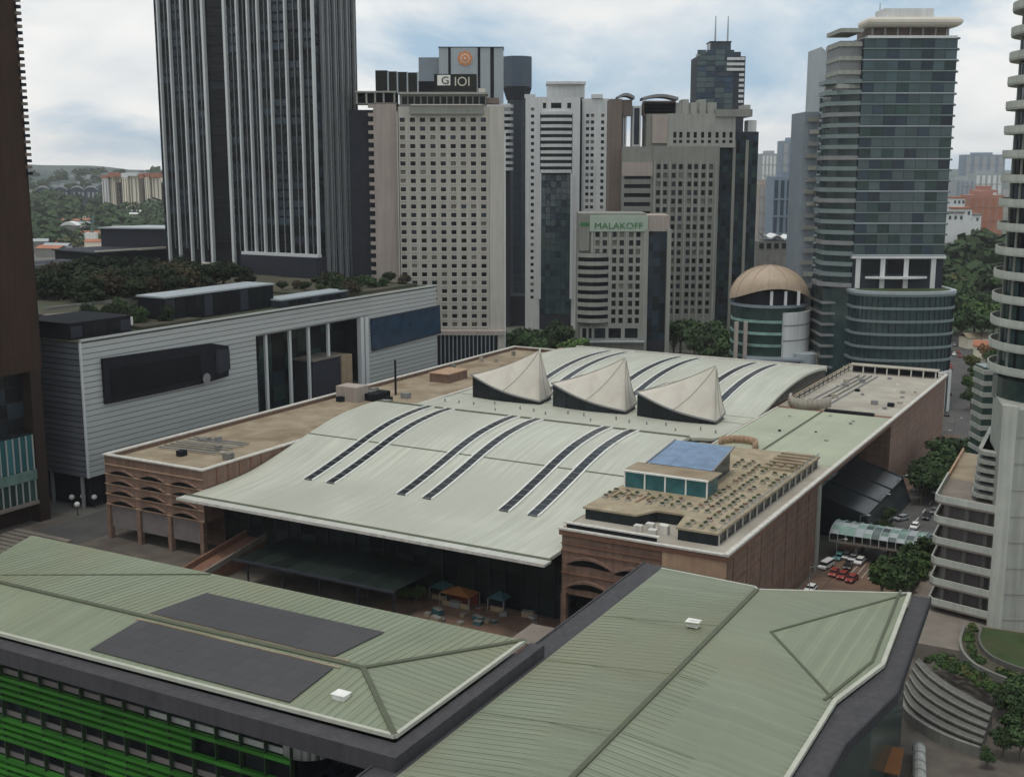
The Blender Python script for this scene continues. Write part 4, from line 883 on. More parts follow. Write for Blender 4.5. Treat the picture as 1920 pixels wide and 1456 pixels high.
U = Up(970, 820); ot = thing('octagon_tower', 'dark blue octagonal tower with overhanging top behind the beige hotel', 'building', U.O)
r_ = abs(U.x(970)-U.x(942))
MB().cyl(0, 20, r_*1.04, U.z(160), U.z(104), 8, a0=math.pi/8).build('tower_head', 'steel_deep', ot); MB().cyl(0, 20, r_*0.78, U.z(185), U.z(162), 8, r1=r_*1.05, a0=math.pi/8).build('tower_flare', 'slate', ot)
MB().cyl(0, 20, r_*0.72, 0, U.z(185), 8, a0=math.pi/8).build('tower_shaft', 'glass_navy', ot)
for k in range(4): MB().cyl(0, 20, r_*1.0, U.z(112+14*k)-0.3, U.z(112+14*k)+0.3, 8, a0=math.pi/8).build('floor_band', 'steel_deep', ot)
for k in range(18): MB().cyl(0, 20, r_*.73, U.z(200+20*k)-0.3, U.z(200+20*k)+0.3, 8, a0=math.pi/8).build('floor_band', 'slate', ot)
MB().cyl(0, 20, r_*1.02, U.z(104), U.z(102), 8, a0=math.pi/8).build('roof_cap', 'steel_deep', ot)
# ------------------------------------------------------------------ white residential tower
U = Up(1040, 680); wt = thing('white_tower', 'white residential tower with a stack of curved balconies over dark glass', 'building', U.O)
zt = U.z(182)
def bowed(x0, x1, bow, n=8): return [(x0+(x1-x0)*i/n, -bow*(1-(2*i/n-1)**2)) for i in range(n+1)]
for (a, b, cpx, nm) in ((985, 1012, (998,), 'left_pier'), (1072, 1086, (), 'mid_pier')):
    f_ = Face(U.x(a), 0, 0); wl = MB(); w0 = U.x(b)-U.x(a)
    cl = [(U.x(c-3)-U.x(a), U.x(c+3)-U.x(a)) for c in cpx]
    rw = rows_of(U.z(560), 29, (U.z(208)-U.z(560))/28, 1.7)
    op = f_.holed(wl, 0, w0, 0, zt, cl, rw, 0.6); wl.build(nm, 'white_stone', wt); wins(wt, op, f_, 0.6, ['glass_dark', 'brown_stone', 'glass_black', 'glass_dark', 'blind'])
f_ = Face(U.x(1090), 5, 0); wl = MB(); w0 = U.x(1140)-U.x(1090); st = (U.z(198)-U.z(420))/18
op = f_.holed(wl, 0, w0, 0, U.z(184), [(U.x(a)-U.x(1090), U.x(b)-U.x(1090)) for a, b in ((1098, 1104), (1107, 1113), (1126, 1132))], rows_of(U.z(560), 29, st, 1.8), 0.6); wl.build('right_wing', 'white_stone', wt); wins(wt, op, f_, 0.6, ['glass_dark', 'glass_navy', 'brown_stone', 'glass_black', 'glass_dark', 'blind'])
MB().box(U.x(985)+.05, U.x(1086)-.05, 1.0, 24, 0, zt-0.1).build('tower_core', 'slate', wt); MB().box(U.x(1086), U.x(1139.9), 6, 26, 0, U.z(184)-.1).build('wing_core', 'slate', wt)
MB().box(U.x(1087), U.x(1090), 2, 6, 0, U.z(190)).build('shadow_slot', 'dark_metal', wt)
MB().box(U.x(1012), U.x(1072), -0.3, 4, U.z(213), zt).build('top_panel', 'white_stone', wt)
for a, b in ((1017, 1023), (1032, 1051), (1062, 1069)): MB().box(U.x(a), U.x(b), -0.42, -0.3, U.z(203), U.z(193)).build('top_window', 'glass_black', wt)
x0, x1 = U.x(1013), U.x(1071); stb = (U.z(213)-U.z(322))/9
for k in range(10):
    z0 = U.z(322)+stb*k; pl = bowed(x0, x1, 3.2)
    b_ = MB().prism(pl + [(x1, 1), (x0, 1)], z0-0.6, z0+1.1).build('balcony', 'white_stone', wt)
MB().prism(bowed(x0, x1, 1.2) + [(x1, .98), (x0, .98)], U.z(322), U.z(213)).build('balcony_glass', 'glass_dark', wt)
it = []
gf = Face(x0, -0.3, 0)
for i in range(6):
    for k in range(22): it.append(gf.piece(0.1+(x1-x0)/6*i, (x1-x0)/6*(i+1)-0.1, U.z(588)+3.55*k, U.z(588)+3.3+3.55*k, 0, 0.2, random.choice(['glass_navy', 'glass_teal', 'glass_teal'])))
pieces('curtain_pane', it, wt); MB().box(x0, x1, -0.25, 1, 0, U.z(322)-.7).build('curtain_backing', 'slate', wt)
for a in (1011.5, 1071.5): MB().box(U.x(a)-0.7, U.x(a)+0.9, -1.0, 0.6, U.z(560), U.z(325)).build('glass_edge', 'white_stone', wt)
MB().box(U.x(1026), U.x(1095), 6, 20, zt, U.z(156)).build('crown', 'white_stone', wt); MB().prism([(U.x(1024)+(U.x(1097)-U.x(1024))*i/8, 5-2.5*math.sin(math.pi*i/8)) for i in range(9)] + [(U.x(1097), 21), (U.x(1024), 21)], U.z(157), U.z(152)).build('crown_cap', 'white_stone', wt)
for a in (990, 1115): MB().box(U.x(a)-2, U.x(a)+4, 4, 10, zt-0.5, U.z(176)).build('roof_block', 'white_stone', wt)
f_ = Face(U.x(938), 10, 0); wl = MB(); w0 = U.x(957)-U.x(938)
MB().box(U.x(938), U.x(957), 10, 26, 0, U.z(196)).build('left_wing', 'slate', wt)
for k in range(11): MB().prism([(U.x(946)-4+9.0*math.cos(a), 10-3.5*math.sin(a)) for a in [math.pi*i/8 for i in range(9)]], U.z(318)+stb*k*0.98-.5, U.z(318)+stb*k*.98+1.2).build('wing_balcony', 'white_stone', wt)
MB().box(U.x(940), U.x(957), 9.2, 14, U.z(206), U.z(193)).build('wing_top', 'white_stone', wt)
MB().box(U.x(950), U.x(990), 14, 30, 0, U.z(560)).build('low_block', 'slate', wt)

# ------------------------------------------------------------------ grey stepped office building
U = Up(1230, 600); gbd = thing('grey_office_block', 'stepped grey stone office block with punched windows and dark glass flank', 'building', U.O)
f_ = Face(U.x(1222), 0, 0); wl = MB(); w0 = U.x(1346)-U.x(1222)
cpx = [1233, 1246, 1261.5, 1274.5, 1291, 1303, 1317, 1331]
op = f_.holed(wl, 0, w0, 0, U.z(274), [(U.x(c-3.6)-U.x(1222), U.x(c+3.6)-U.x(1222)) for c in cpx], rows_of(U.z(588), 18, (U.z(311)-U.z(588))/17.4, 2.5), 0.8); wl.build('window_wall', 'grey_stone', gbd); wins(gbd, op, f_, 0.8, ['glass_black', 'glass_dark', 'glass_navy', 'glass_black', 'glass_dark', 'blind'])
for c in (1226, 1239.5, 1254, 1268, 1283, 1297, 1310, 1324, 1340): MB().box(U.x(c)-0.35, U.x(c)+0.35, -0.5, 0, 14, U.z(302)).build('wall_rib', 'grey_stone_light', gbd)
MB().box(U.x(1166), U.x(1345.9), 1, 26, 0, U.z(274)-.2).build('block_core', 'grey_stone', gbd)
f2 = Face(U.x(1165), 0.5, 0); wl = MB(); w2 = U.x(1222)-U.x(1165)
op = f2.holed(wl, 0, w2, 0, U.z(276), [(1.2, w2-0.8)], rows_of(U.z(520), 12, (U.z(336)-U.z(520))/11, 2.0), 0.4); wl.build('ribbon_wall', 'grey_stone', gbd); wins(gbd, op, f2, 0.4, ['glass_black'])
MB().box(U.x(1165), U.x(1222), -0.1, 0.5, U.z(330), U.z(304)).build('stone_panel', 'hotel_stone_dark', gbd)
f3 = Face(U.x(1250), 6, 0); wl = MB(); w3 = U.x(1378)-U.x(1250)
op = f3.holed(wl, 0, w3, U.z(276), U.z(212), [(U.x(c-3)-U.x(1250), U.x(c+3)-U.x(1250)) for c in (1265, 1276, 1290, 1303, 1317, 1330, 1344, 1357, 1370)], [(U.z(268), U.z(262)), (U.z(258), U.z(247))], 0.8); wl.build('upper_wall', 'grey_stone_light', gbd); wins(gbd, op, f3, 0.8, ['glass_black'])
MB().box(U.x(1212), U.x(1377.9), 7, 28, U.z(277), U.z(212)-.1).build('upper_core', 'grey_stone', gbd)
MB().box(U.x(1222), U.x(1251), 5.4, 7.5, U.z(268), U.z(214)).build('blind_panel', 'hotel_stone_dark', gbd)
MB().box(U.x(1209), U.x(1345), 12, 26, U.z(212), U.z(190)).build('roof_tier', 'grey_stone_light', gbd)
it = [Face(0, 12, 0).piece(U.x(1303+8*i), U.x(1307+8*i), U.z(210), U.z(206), 0, .2, 'glass_black') for i in range(8)]; pieces('tier_window', it, gbd)
for i in range(4): MB().box(U.x(1280+16*i), U.x(1292+16*i), 11, 24, U.z(212), U.z(184+i % 2*6)).build('roof_block', 'grey_stone_light', gbd)
MB().box(U.x(1340), U.x(1408), 5, 27, U.z(218), U.z(204)).build('cornice', 'grey_stone', gbd)
MB().box(U.x(1392), U.x(1406), 8, 20, U.z(204), U.z(195)).build('roof_block', 'grey_stone_light', gbd); MB().box(U.x(1404), U.x(1420), 10, 20, U.z(246), U.z(224)).build('roof_block', 'white_stone', gbd)
MB().box(U.x(1346), U.x(1424), 9, 30, 0, U.z(246)).build('glass_flank', 'slate', gbd)
it = []
fk = Face(U.x(1346), 9, 0); ws = (U.x(1424)-U.x(1346))
for i in range(7):
    for k in range(36): it.append(fk.piece(ws/7*i+.25, ws/7*(i+1)-.25, 8+3.0*k*1.0, 10.6+3.0*k, 0.02, 0.2, random.choice(['glass_navy', 'glass_dark', 'glass_green'])))
it = [q for q in it if q[0][2] < U.z(250)]; pieces('flank_pane', it, gbd)
for a in (1346, 1378, 1402): MB().box(U.x(a)-0.6, U.x(a)+0.8, 7.5, 9, 6, U.z(262)).build('flank_fin', 'grey_stone', gbd)
MB().box(U.x(1143), U.x(1166), 8, 26, 0, U.z(184)).build('brown_slab', 'brown_stone', gbd)
for i, (a, b) in enumerate(((1170, 1177), (1188, 1204))): MB().box(U.x(a), U.x(b), 14, 24, U.z(276), U.z(196)).build('stair_tower', 'white_stone', gbd); MB().box(U.x(a)+.8, U.x(b)-.8, 13.8, 14, U.z(270), U.z(200)).build('stair_glass', 'glass_navy', gbd)
for a, b, t in ((1158, 1190, 172), (1205, 1272, 174)):
    n = 10; P = [(U.x(a)+(U.x(b)-U.x(a))*i/n, U.z(t)-1.6+1.6*math.sin(math.pi*i/n)) for i in range(n+1)]; mb = MB()
    mb.add([(x, 10, z) for x, z in P]+[(x, 24, z) for x, z in P]+[(x, 10, z-1.4) for x, z in P]+[(x, 24, z-1.4) for x, z in P],
           [(i, i+1, n+2+i, n+1+i) for i in range(n)]+[(2*n+2+i, 3*n+3+i, 3*n+4+i, 2*n+3+i) for i in range(n)]+[(i, 2*n+2+i, 2*n+3+i, i+1) for i in range(n)]+[(n+1+i, n+2+i, 3*n+4+i, 3*n+3+i) for i in range(n)])
    mb.build('curved_roof', 'mid_grey', gbd); MB().box(U.x(a)+1, U.x(b)-1, 12, 22, U.z(215), U.z(t)-3.2).build('roof_room', 'brown_stone', gbd)

# ------------------------------------------------------------------ green lettered office
U = Up(1150, 545); mk = thing('lettered_office', 'pale office building with green lettering on its top band and banded curved corner', 'building', U.O)
f_ = Face(U.x(1108), 0, 0); wl = MB(); w0 = U.x(1213)-U.x(1108)
cpx = (1121, 1135, 1153, 1167, 1184.5, 1198); cl = [(U.x(c-4)-U.x(1108), U.x(c+4)-U.x(1108)) for c in cpx]; sp = (U.z(447)-U.z(602))/9.6
op = f_.holed(wl, 0, w0, U.z(612), U.z(434), cl, rows_of(U.z(606), 11, sp, 2.55), 0.8); wl.build('window_wall', 'grey_stone_light', mk); wins(mk, op, f_, 0.8, ['glass_black', 'glass_dark', 'glass_black', 'glass_dark', 'blind'])
for c in (1111, 1128, 1144, 1160, 1176, 1191, 1208): MB().box(U.x(c)-0.4, U.x(c)+0.4, -0.55, 0, U.z(612), U.z(436)).build('wall_rib', 'grey_stone_light', mk)
MB().box(U.x(1086), U.x(1212.9), 1, 24, 0, U.z(400)).build('office_core', 'grey_stone', mk)
MB().box(U.x(1106), U.x(1215), -0.6, 2, U.z(434), U.z(404)).build('sign_band', 'sign_band', mk); MB().box(U.x(1086), U.x(1106), 0, 2, U.z(470), U.z(402)).build('side_band', 'grey_stone', mk)
sign('MALAKOFF', 1160, 423, 11.5, U, -0.75, 'sign_green', mk, 1.12); MB().box(U.x(1088), U.x(1105), -0.12, 0, U.z(424), U.z(417)).build('side_emblem', 'sign_green', mk)
x0, x1 = U.x(1084), U.x(1146)
for k in range(9):
    z0 = U.z(600)+(U.z(478)-U.z(600))/8*k
    MB().prism(bowed(x0, x1, 4.0) + [(x1, 1), (x0, 1)], z0-0.9, z0+0.9).build('curved_band', 'grey_stone_light', mk)
MB().prism(bowed(x0+.3, x1-.3, 3.0) + [(x1-.3, .98), (x0+.3, .98)], U.z(605), U.z(474)).build('curved_glass', 'glass_black', mk)
gx0, gx1 = U.x(1214), U.x(1254); it = []; gf = Face(gx0, 2, 0)
for i in range(3):
    for k in range(15): it.append(gf.piece((gx1-gx0)/3*i+.08, (gx1-gx0)/3*(i+1)-.08, U.z(638)+3.4*k, U.z(638)+3.25+3.4*k, 0.02, 0.2, random.choice(['glass_navy', 'glass_navy', 'glass_dark'])))
pieces('glass_bay_pane', it, mk); MB().box(gx0, gx1, 2, 22, 0, U.z(434)).build('glass_bay', 'slate', mk); MB().box(gx0-.2, gx1+.6, 1.2, 22, U.z(434), U.z(404)).build('bay_top', 'hotel_stone_dark', mk)
for a in (1213, 1256): MB().box(U.x(a)-0.9, U.x(a)+0.9, -0.7, 3, 0, U.z(430)).build('corner_pier', 'grey_stone_light', mk)
f5 = Face(U.x(1090), -0.4, 0); wl = MB(); w5 = U.x(1212)-U.x(1090)
op = f5.holed(wl, 0, w5, 0, U.z(612), [(U.x(a)-U.x(1090), U.x(b)-U.x(1090)) for a, b in ((1094, 1102), (1106, 1112), (1117, 1138), (1144, 1168), (1175, 1200))], [(U.z(634), U.z(615))], 0.9); wl.build('base_wall', 'grey_stone_light', mk); wins(mk, op, f5, 0.9, ['glass_dark'], 'shop_window')
MB().box(U.x(1092), U.x(1212), -4, -0.5, U.z(640), U.z(638)).build('base_canopy', 'steel_pale', mk)

# ------------------------------------------------------------------ blue tower with twin masts
U = Up(1343, 920); tm = thing('twin_mast_tower', 'blue green glass tower with white corner bands and two roof masts', 'building', U.O)
MB().box(U.x(1299), U.x(1388), 0, 30, 0, U.z(106)).build('tower_core', 'slate', tm)
it = []; gf = Face(U.x(1299), 0, 0); w_ = U.x(1367)-U.x(1299)
for i in range(4):
    for k in range(11): it.append(gf.piece(w_/4*i+.15, w_/4*(i+1)-.15, U.z(204)+3.9*k, U.z(204)+3.5+3.9*k, .02, .25, random.choice(['glass_teal', 'glass_navy', 'glass_blue', 'glass_teal'])))
pieces('curtain_pane', it, tm)
for t in (108, 118, 128): MB().box(U.x(1354), U.x(1386), -1.2, 3, U.z(t+5), U.z(t)).build('white_band', 'white_stone', tm)
for k in range(6): MB().box(U.x(1377), U.x(1386), -1.0, 3, U.z(143+10*k), U.z(138+10*k)).build('white_band', 'white_stone', tm)
MB().box(U.x(1306), U.x(1380), 2, 26, U.z(106), U.z(97)).build('tower_shoulder', 'glass_navy', tm); MB().box(U.x(1325), U.x(1363), 6, 22, U.z(97), U.z(78)).build('tower_head', 'glass_navy', tm); MB().box(U.x(1324), U.x(1364), 5, 23, U.z(78), U.z(76)).build('head_cap', 'slate', tm)
for a in (1337, 1360): MB().cyl(U.x(a), 14, 0.75, U.z(78), U.z(26), 6, r1=0.35).build('mast', 'steel_pale', tm)

# ------------------------------------------------------------------ teal banded tower on a curved podium
U = Up(1600, 455, 480); tt = thing('teal_banded_tower', 'teal glass tower with pale floor bands, white roof canopy and curved podium', 'building', U.O)
xl, xr = U.x(1600, 480), U.x(1770, 480); zb, ztop = U.z(480), U.z(72); zp = U.z(548); D = 24
MB().box(xl, xr, 0.3, D, zp, ztop).build('tower_core', 'slate', tt)
nf = 20; st = (ztop-zb)/nf; gf = Face(xl, 0.3, 0); it = []; bd = []; w_ = xr-xl
for k in range(nf):
    for i in range(8): it.append(gf.piece(w_/8*i+.06, w_/8*(i+1)-.06, zb+st*k+0.75, zb+st*(k+1)-.05, .02, .22, random.choices(['glass_teal', 'glass_green', 'glass_navy'], [6, 2, 2])[0]))
    bd.append(gf.piece(-0.3, w_+.3, zb+st*k+.15, zb+st*k+0.6, .0, .4, 'band_teal' if k % 3 else 'steel_pale'))
pieces('curtain_pane', it, tt); pieces('floor_band', bd, tt)
rf_ = Face(xr, 0.3, 90); 
for k in range(nf+1): MB().box(xr, xr+0.8, 0, D, zb+st*k-0.3, zb+st*k+0.4).build('side_band', 'band_teal', tt)
# left flank: bowed stack of balconies, then a recessed rear wing
xf = U.x(1553, 330)
for k in range(nf+3):
    z0 = zb-3*st+st*k
    if z0 > U.z(150): continue
    wv = 0.9*math.sin(k*.55)
    MB().prism([(xl+.1, 0.6), (xl-3, 1.2), (xf+3+wv, 4.2), (xf+wv, 8), (xf+.5+wv, 20), (xl+.1, 22)], z0, z0+1.5).build('flank_balcony', 'band_teal' if k % 4 else 'mid_grey', tt)
MB().prism([(xl, 2.0), (xf+4.6, 6.2), (xf+2, 9), (xf+2, 21), (xl, 22)], 0, U.z(165)).build('flank_glass', 'glass_teal', tt)
MB().box(U.x(1578, 120), xl, 3, D-2, U.z(170), ztop-.6).build('upper_flank', 'mid_grey', tt)
for k in range(5): MB().box(U.x(1576, 120), xl, 2.2, D-2, U.z(165)+5*k, U.z(165)+5*k+1.5).build('flank_balcony', 'stone_pier', tt)
MB().box(U.x(1530, 330), xf+1, 22, 44, 0, U.z(205)).build('rear_wing', 'steel_blue', tt)
for k in range(22): MB().box(U.x(1535, 330)+(k % 3)*.5, xf+1, 20.4, 22, 12+4.6*k, 13.6+4.6*k).build('rear_balcony', ['grey_stone', 'mid_grey', 'stone_pier'][k % 3], tt)
# head
zc = U.z(50)
MB().box(xl+1, xr-.5, -0.8, D+.5, ztop, ztop+0.9).build('roof_slab', 'white_stone', tt)
MB().box(xl+3, xr-3, 4, D-3, ztop+.9, zc).build('attic', 'brown_stone', tt)
for i in range(7): MB().box(xl+3+(w_-6.5)/6*i, xl+3.6+(w_-6.5)/6*i, 1.6, 2.4, ztop+.9, zc).build('attic_post', 'mid_grey', tt)
ribs = [(0, 0), (0.6, -1.0), (1.5, -1.5), (2.4, -1.4), (3.2, -.6), (3.4, 0.4)]
def rimmed(x0, x1, y0, y1, z0, prof):
    mb = MB(); loops = []
    for dz, dd in prof: loops.append([(x0+dd, y0+dd, z0+dz), (x1-dd, y0+dd, z0+dz), (x1-dd, y1-dd, z0+dz), (x0+dd, y1-dd, z0+dz)])
    vs_ = [p for l in loops for p in l]; n = len(loops)
    return mb.add(vs_, [(3, 2, 1, 0)] + [(j*4+i, j*4+(i+1) % 4, (j+1)*4+(i+1) % 4, (j+1)*4+i) for j in range(n-1) for i in range(4)] + [((n-1)*4, (n-1)*4+1, (n-1)*4+2, (n-1)*4+3)])
rimmed(xl+2.2, xr-0.5, 0, 11, zc, ribs).build('roof_canopy', 'precast', tt)
MB().box(U.x(1662, 30), U.x(1756, 30), 3, D-10, zc+3.2, U.z(14)).build('roof_box', 'white_stone', tt); MB().cyl(U.x(1668, 20), 12, 0.2, U.z(14), U.z(-2), 6).build('roof_mast', 'steel_pale', tt)
# sky garden level
MB().box(xl-0.5, xr+0.6, -0.8, 4, zb-0.9, zb-0.02).build('transfer_slab', 'white_stone', tt)
for a in (1609, 1655, 1699, 1750): x = U.x(a, 505); MB().box(x-0.9, x+0.9, 0.0, 1.8, zp, zb-.9).build('garden_column', 'white_stone', tt)
for a, b in ((1618, 1650), (1664, 1694), (1706, 1742)): MB().box(U.x(a, 500), U.x(b, 500), -0.02, 0.28, U.z(513), U.z(488)).build('garden_window', 'glass_black', tt)
mb = MB().prism(bowed(U.x(1622, 520), U.x(1738, 520), 3.0) + [(U.x(1738, 520), 0), (U.x(1622, 520), 0)], U.z(522), U.z(518)); mb.build('garden_canopy', 'white_stone', tt)
# podium: bowed front
def bow(off=0.0, n=24):
    cx = (U.x(1590, 600)+U.x(1780, 600))/2; hw = abs(U.x(1780, 600)-U.x(1590, 600))/2
    P = [(cx+(hw+off)*math.cos(math.pi+math.pi*i/n), -2-(11+off)*abs(math.sin(math.pi*i/n))**0.8) for i in range(n+1)]; return P + [(cx+hw+off, 30), (cx-hw-off, 30)]
MB().prism(bow(-.4), 0, zp).build('podium_glass', 'glass_teal', tt)
sp = (zp-U.z(690))/6
for k in range(7): MB().prism(bow(0.25), U.z(690)+sp*k-.45, U.z(690)+sp*k+.45).build('podium_band', 'band_teal' if k else 'white_stone', tt)
MB().prism(bow(0.6), zp+.4, zp+1.5).build('podium_parapet', 'steel_pale', tt); MB().prism(bow(-1.4), zp+1.5, zp+1.56).build('podium_garden', 'grass', tt)
for i in range(1, 24, 2): p = bow(0.3)[i]; MB().box(p[0]-.45, p[0]+.45, p[1]-.3, p[1]+.6, 0, U.z(690)).build('podium_pier', 'white_stone', tt)
for i in range(1, 24): p = bow(-.2)[i]; MB().box(p[0]-.09, p[0]+.09, p[1]-.1, p[1]+.4, U.z(690), zp).build('podium_mullion', 'slate', tt)
MB().box(U.x(1548, 600), U.x(1592, 600), 6, 40, 0, U.z(545)).build('podium_wing', 'glass_teal', tt)
for k in range(9): MB().box(U.x(1546, 600), U.x(1592, 600), 5, 40, 6+4.2*k, 6.9+4.2*k).build('wing_band', 'mid_grey', tt)

U = Up(1540, 680); sb = thing('narrow_slab_tower', 'narrow grey slab tower with slanted top behind the teal tower', 'building', U.O)
mb = MB(); mb.add([(U.x(1524), 0, 0), (U.x(1553), 0, 0), (U.x(1553), 30, 0), (U.x(1524), 30, 0), (U.x(1526), 0, U.z(88)), (U.x(1553), 0, U.z(112)), (U.x(1553), 30, U.z(112)), (U.x(1526), 30, U.z(88))], [(3,2,1,0),(4,5,6,7),(0,1,5,4),(1,2,6,5),(2,3,7,6),(3,0,4,7)]); mb.build('slab_wall', 'steel_pale', sb)
it = [Face(U.x(1525), 0, 0).piece(0.8+4.1*i, 4.2+4.1*i, 12+4.2*k, 15+4.2*k, .02, .3, random.choice(['glass_dark', 'glass_green', 'slate'])) for i in range(2) for k in range(28)]; pieces('window', it, sb)
for k in range(18): MB().box(U.x(1546), U.x(1562), -3, 0, 20+4.6*k, 21.4+4.6*k).build('balcony', 'grey_stone_light' if k % 3 else 'dome_copper', sb)

# ------------------------------------------------------------------ domed building
U = Up(1450, 470, 560); dm = thing('domed_hall', 'round hall with copper coloured half dome over curved green glass', 'building', U.O)
R_ = abs(U.x(1525, 560)-U.x(1375, 560))/2; zs = U.z(562); hd = U.z(500)-zs
mb = MB(); n1, n2 = 26, 9
0 and mb.grid(lambda a, b: (R_*math.cos(a)*math.cos(b), 8+R_*math.sin(a)*math.cos(b)*1.0, zs+hd*math.sin(b)+1.6*max(0, -math.sin(a))*math.cos(b)), [math.radians(-20-320*0+t) for t in [i*(220+0)/n1 for i in range(n1+1)]], [math.pi/2*j/n2 for j in range(n2+1)])
mb2 = MB(); mb2.grid(lambda a, b: (R_*math.cos(a)*math.cos(b), 8+R_*math.sin(a)*math.cos(b), zs+hd*math.sin(b)+(5.0*(math.cos((a+math.pi/2)*1.0))**2*(math.cos(b))**3 if math.sin(a) < 0 else 0)), [2*math.pi*i/48 for i in range(49)], [math.pi/2*j/10 for j in range(11)])
mb2.build('dome', 'dome_copper', dm, True)
ringwall(0, 8, R_+.15, 195, 345, 0.6, zs+0.0, zs+0.01, 4)
for k in range(14):
    a = math.pi*2*k/14; rb = MB()
    for j in range(9):
        P = []
        for b in (math.pi/2*j/9, math.pi/2*(j+1)/9): P.append((R_*math.cos(a)*math.cos(b)*1.004, 8+R_*math.sin(a)*math.cos(b)*1.004, zs+.1+hd*math.sin(b)+(5.0*(math.cos(a+math.pi/2))**2*math.cos(b)**3 if math.sin(a) < 0 else 0)))
        rb.bar(P[0], P[1], 0.18)
    rb.build('dome_rib', 'dome_copper', dm)
MB().cyl(0, 8, R_*.86, zs-2, zs+3.5, 32).build('dome_drum', 'dark_metal', dm)
for a in (1440, 1466, 1490): MB().box(U.x(a, 565)-.5, U.x(a, 565)+.5, 8-R_*.93, 8-R_*.86, zs-1.5, zs+4.0).build('dome_post', 'white_stone', dm)
MB().cyl(0, 8, R_*.97, zs-2.6, zs-1.6, 36).build('dome_terrace', 'steel_blue', dm)
MB().cyl(0, 8, R_*.92, 0, zs-2.6, 36).build('hall_glass', 'glass_green', dm)
for k in range(6): MB().cyl(0, 8, R_*.95, U.z(600+22*k)-.5, U.z(600+22*k)+.5, 36).build('hall_band', 'bridge_glass', dm)
ringwall(0, 8, R_+.6, 280, 352, 2.6, 10, U.z(583), 10).build('white_wall', 'white_stone', dm, False)
for t in (606, 634): ringwall(0, 8, R_+.68, 280, 352, 1.0, U.z(t)-.25, U.z(t)+.25, 10).build('wall_groove', 'mid_grey', dm)
MB().cyl(U.x(1500, 680), 8-R_*.9, 4.2, 0, U.z(657), 20).build('stair_drum', 'steel_pale', dm); MB().cyl(U.x(1530, 690), 8-R_*.6, 4.6, 0, U.z(660), 20).build('stair_drum', 'stone_pier', dm)
for a in (1375, 1392): MB().box(U.x(a, 640)-.7, U.x(a, 640)+.7, -6, -4.6, 0, U.z(600)).build('pier', 'hotel_stone_dark', dm)
MB().box(U.x(1395, 690), U.x(1486, 690), -12, -3, 0, U.z(668)).build('entrance_block', 'glass_green', dm); MB().box(U.x(1390, 690), U.x(1490, 690), -13.5, -3, U.z(668), U.z(664)).build('entrance_roof', 'steel_blue', dm)

# ------------------------------------------------------------------ right tower with curved balconies
RX, RY = 110.2, 236.0
rt = thing('balcony_tower', 'pale tower with stacked curved balconies over a tall concrete pier', 'building', (RX, RY, 0))
zlo = atY(1880, 702, 232).z; stp = abs(atY(1880, 600, 230).z-atY(1880, 644.5, 230).z)
MB().cyl(0, 0, 12.2, zlo-3, 190, 40).build('tower_glass', 'glass_dark', rt)
for i in range(int((175-zlo)/stp)+1):
    z0 = zlo+stp*i
    b_ = ringwall(0, 0, 14.4, 100, 300, 2.6, z0, z0+0.35, 26); r2 = ringwall(0, 0, 14.5, 100, 300, 0.3, z0+0.3, z0+1.6, 26); b_.add(r2.v, r2.f); b_.build('balcony', 'balcony', rt)
    for a in range(116, 300, 24): r_ = math.radians(a); MB().box(12.45*math.cos(r_)-.2, 12.45*math.cos(r_)+.2, 12.45*math.sin(r_)-.2, 12.45*math.sin(r_)+.2, z0+.35, z0+stp).build('frame_post', 'stone_pier', rt)
    for a in range(104, 300, 24): ringwall(0, 0, 12.36, a, a+20, 0.3, z0+0.9, z0+stp-.6, 4).build('window', random.choice(['glass_teal', 'glass_dark', 'glass_green', 'glass_navy']), rt)
MB().cyl(0, 0, 13.2, zlo-5.5, zlo-1, 40).build('tower_collar', 'glass_green', rt)
pz = zlo-5
pp = [(93.5-RX, 223.4-RY), (95.5-RX, 221.9-RY), (125-RX, 218.5-RY), (125-RX, 240-RY), (98-RX, 240-RY)]
MB().prism(pp, 0, pz).build('tower_pier', 'stone_pier', rt)
MB().prism([(93.3-RX, 223.5-RY), (95.4-RX, 221.7-RY), (95.9-RX, 222.3-RY), (94-RX, 224.6-RY)], 0, pz+.6).build('pier_lit_edge', 'balcony', rt)  # paler strip: light on the pier's side face, put into the colour
for k in range(8): MB().bar((95.6-RX, 221.86-RY, 5+5.2*k), (124.9-RX, 218.45-RY, 5+5.2*k), 0.12, 0.16).build('pier_joint', 'mid_grey', rt)
for z in (13, 22): MB().bar((104-RX, 220.85-RY, z), (105.6-RX, 220.67-RY, z), 0.3, 2.0).build('pier_window', 'glass_black', rt)
# decks beside the pier
CK = Vector((84.5, 232.0, 0)); du = Vector((.72, -.69)); dv = Vector((.45, .893))
cpd = thing('deck_block', 'low block of stacked concrete decks with pale parapets against the tower pier', 'building', CK)
def P2(a, b): return (du.x*a+dv.x*b, du.y*a+dv.y*b)
for k in range(6):
    z0 = 4.2+4.3*k
    MB().prism([P2(0, 1), P2(.9, 0), P2(13.2, 0), P2(13.2, 20), P2(0, 20)], z0, z0+.4).build('deck', 'concrete_warm', cpd)
    MB().prism([P2(0, 1), P2(.9, 0), P2(13.2, 0), P2(13.2, .35), P2(1.1, .35), P2(.35, 1.2), P2(.35, 20), P2(0, 20)], z0+.4, z0+1.7).build('parapet', 'balcony', cpd)
    for a in (2.5, 6.5, 10.5): x, y = P2(a, 2.2); MB().box(x-.3, x+.3, y-.3, y+.3, z0+.4, z0+4.3).build('deck_column', 'concrete', cpd) if k < 5 else None
MB().prism([P2(1.6, 4), P2(13, 4), P2(13, 46), P2(1.6, 46)], 0, 25.6).build('deck_core', 'panel_mauve', cpd)
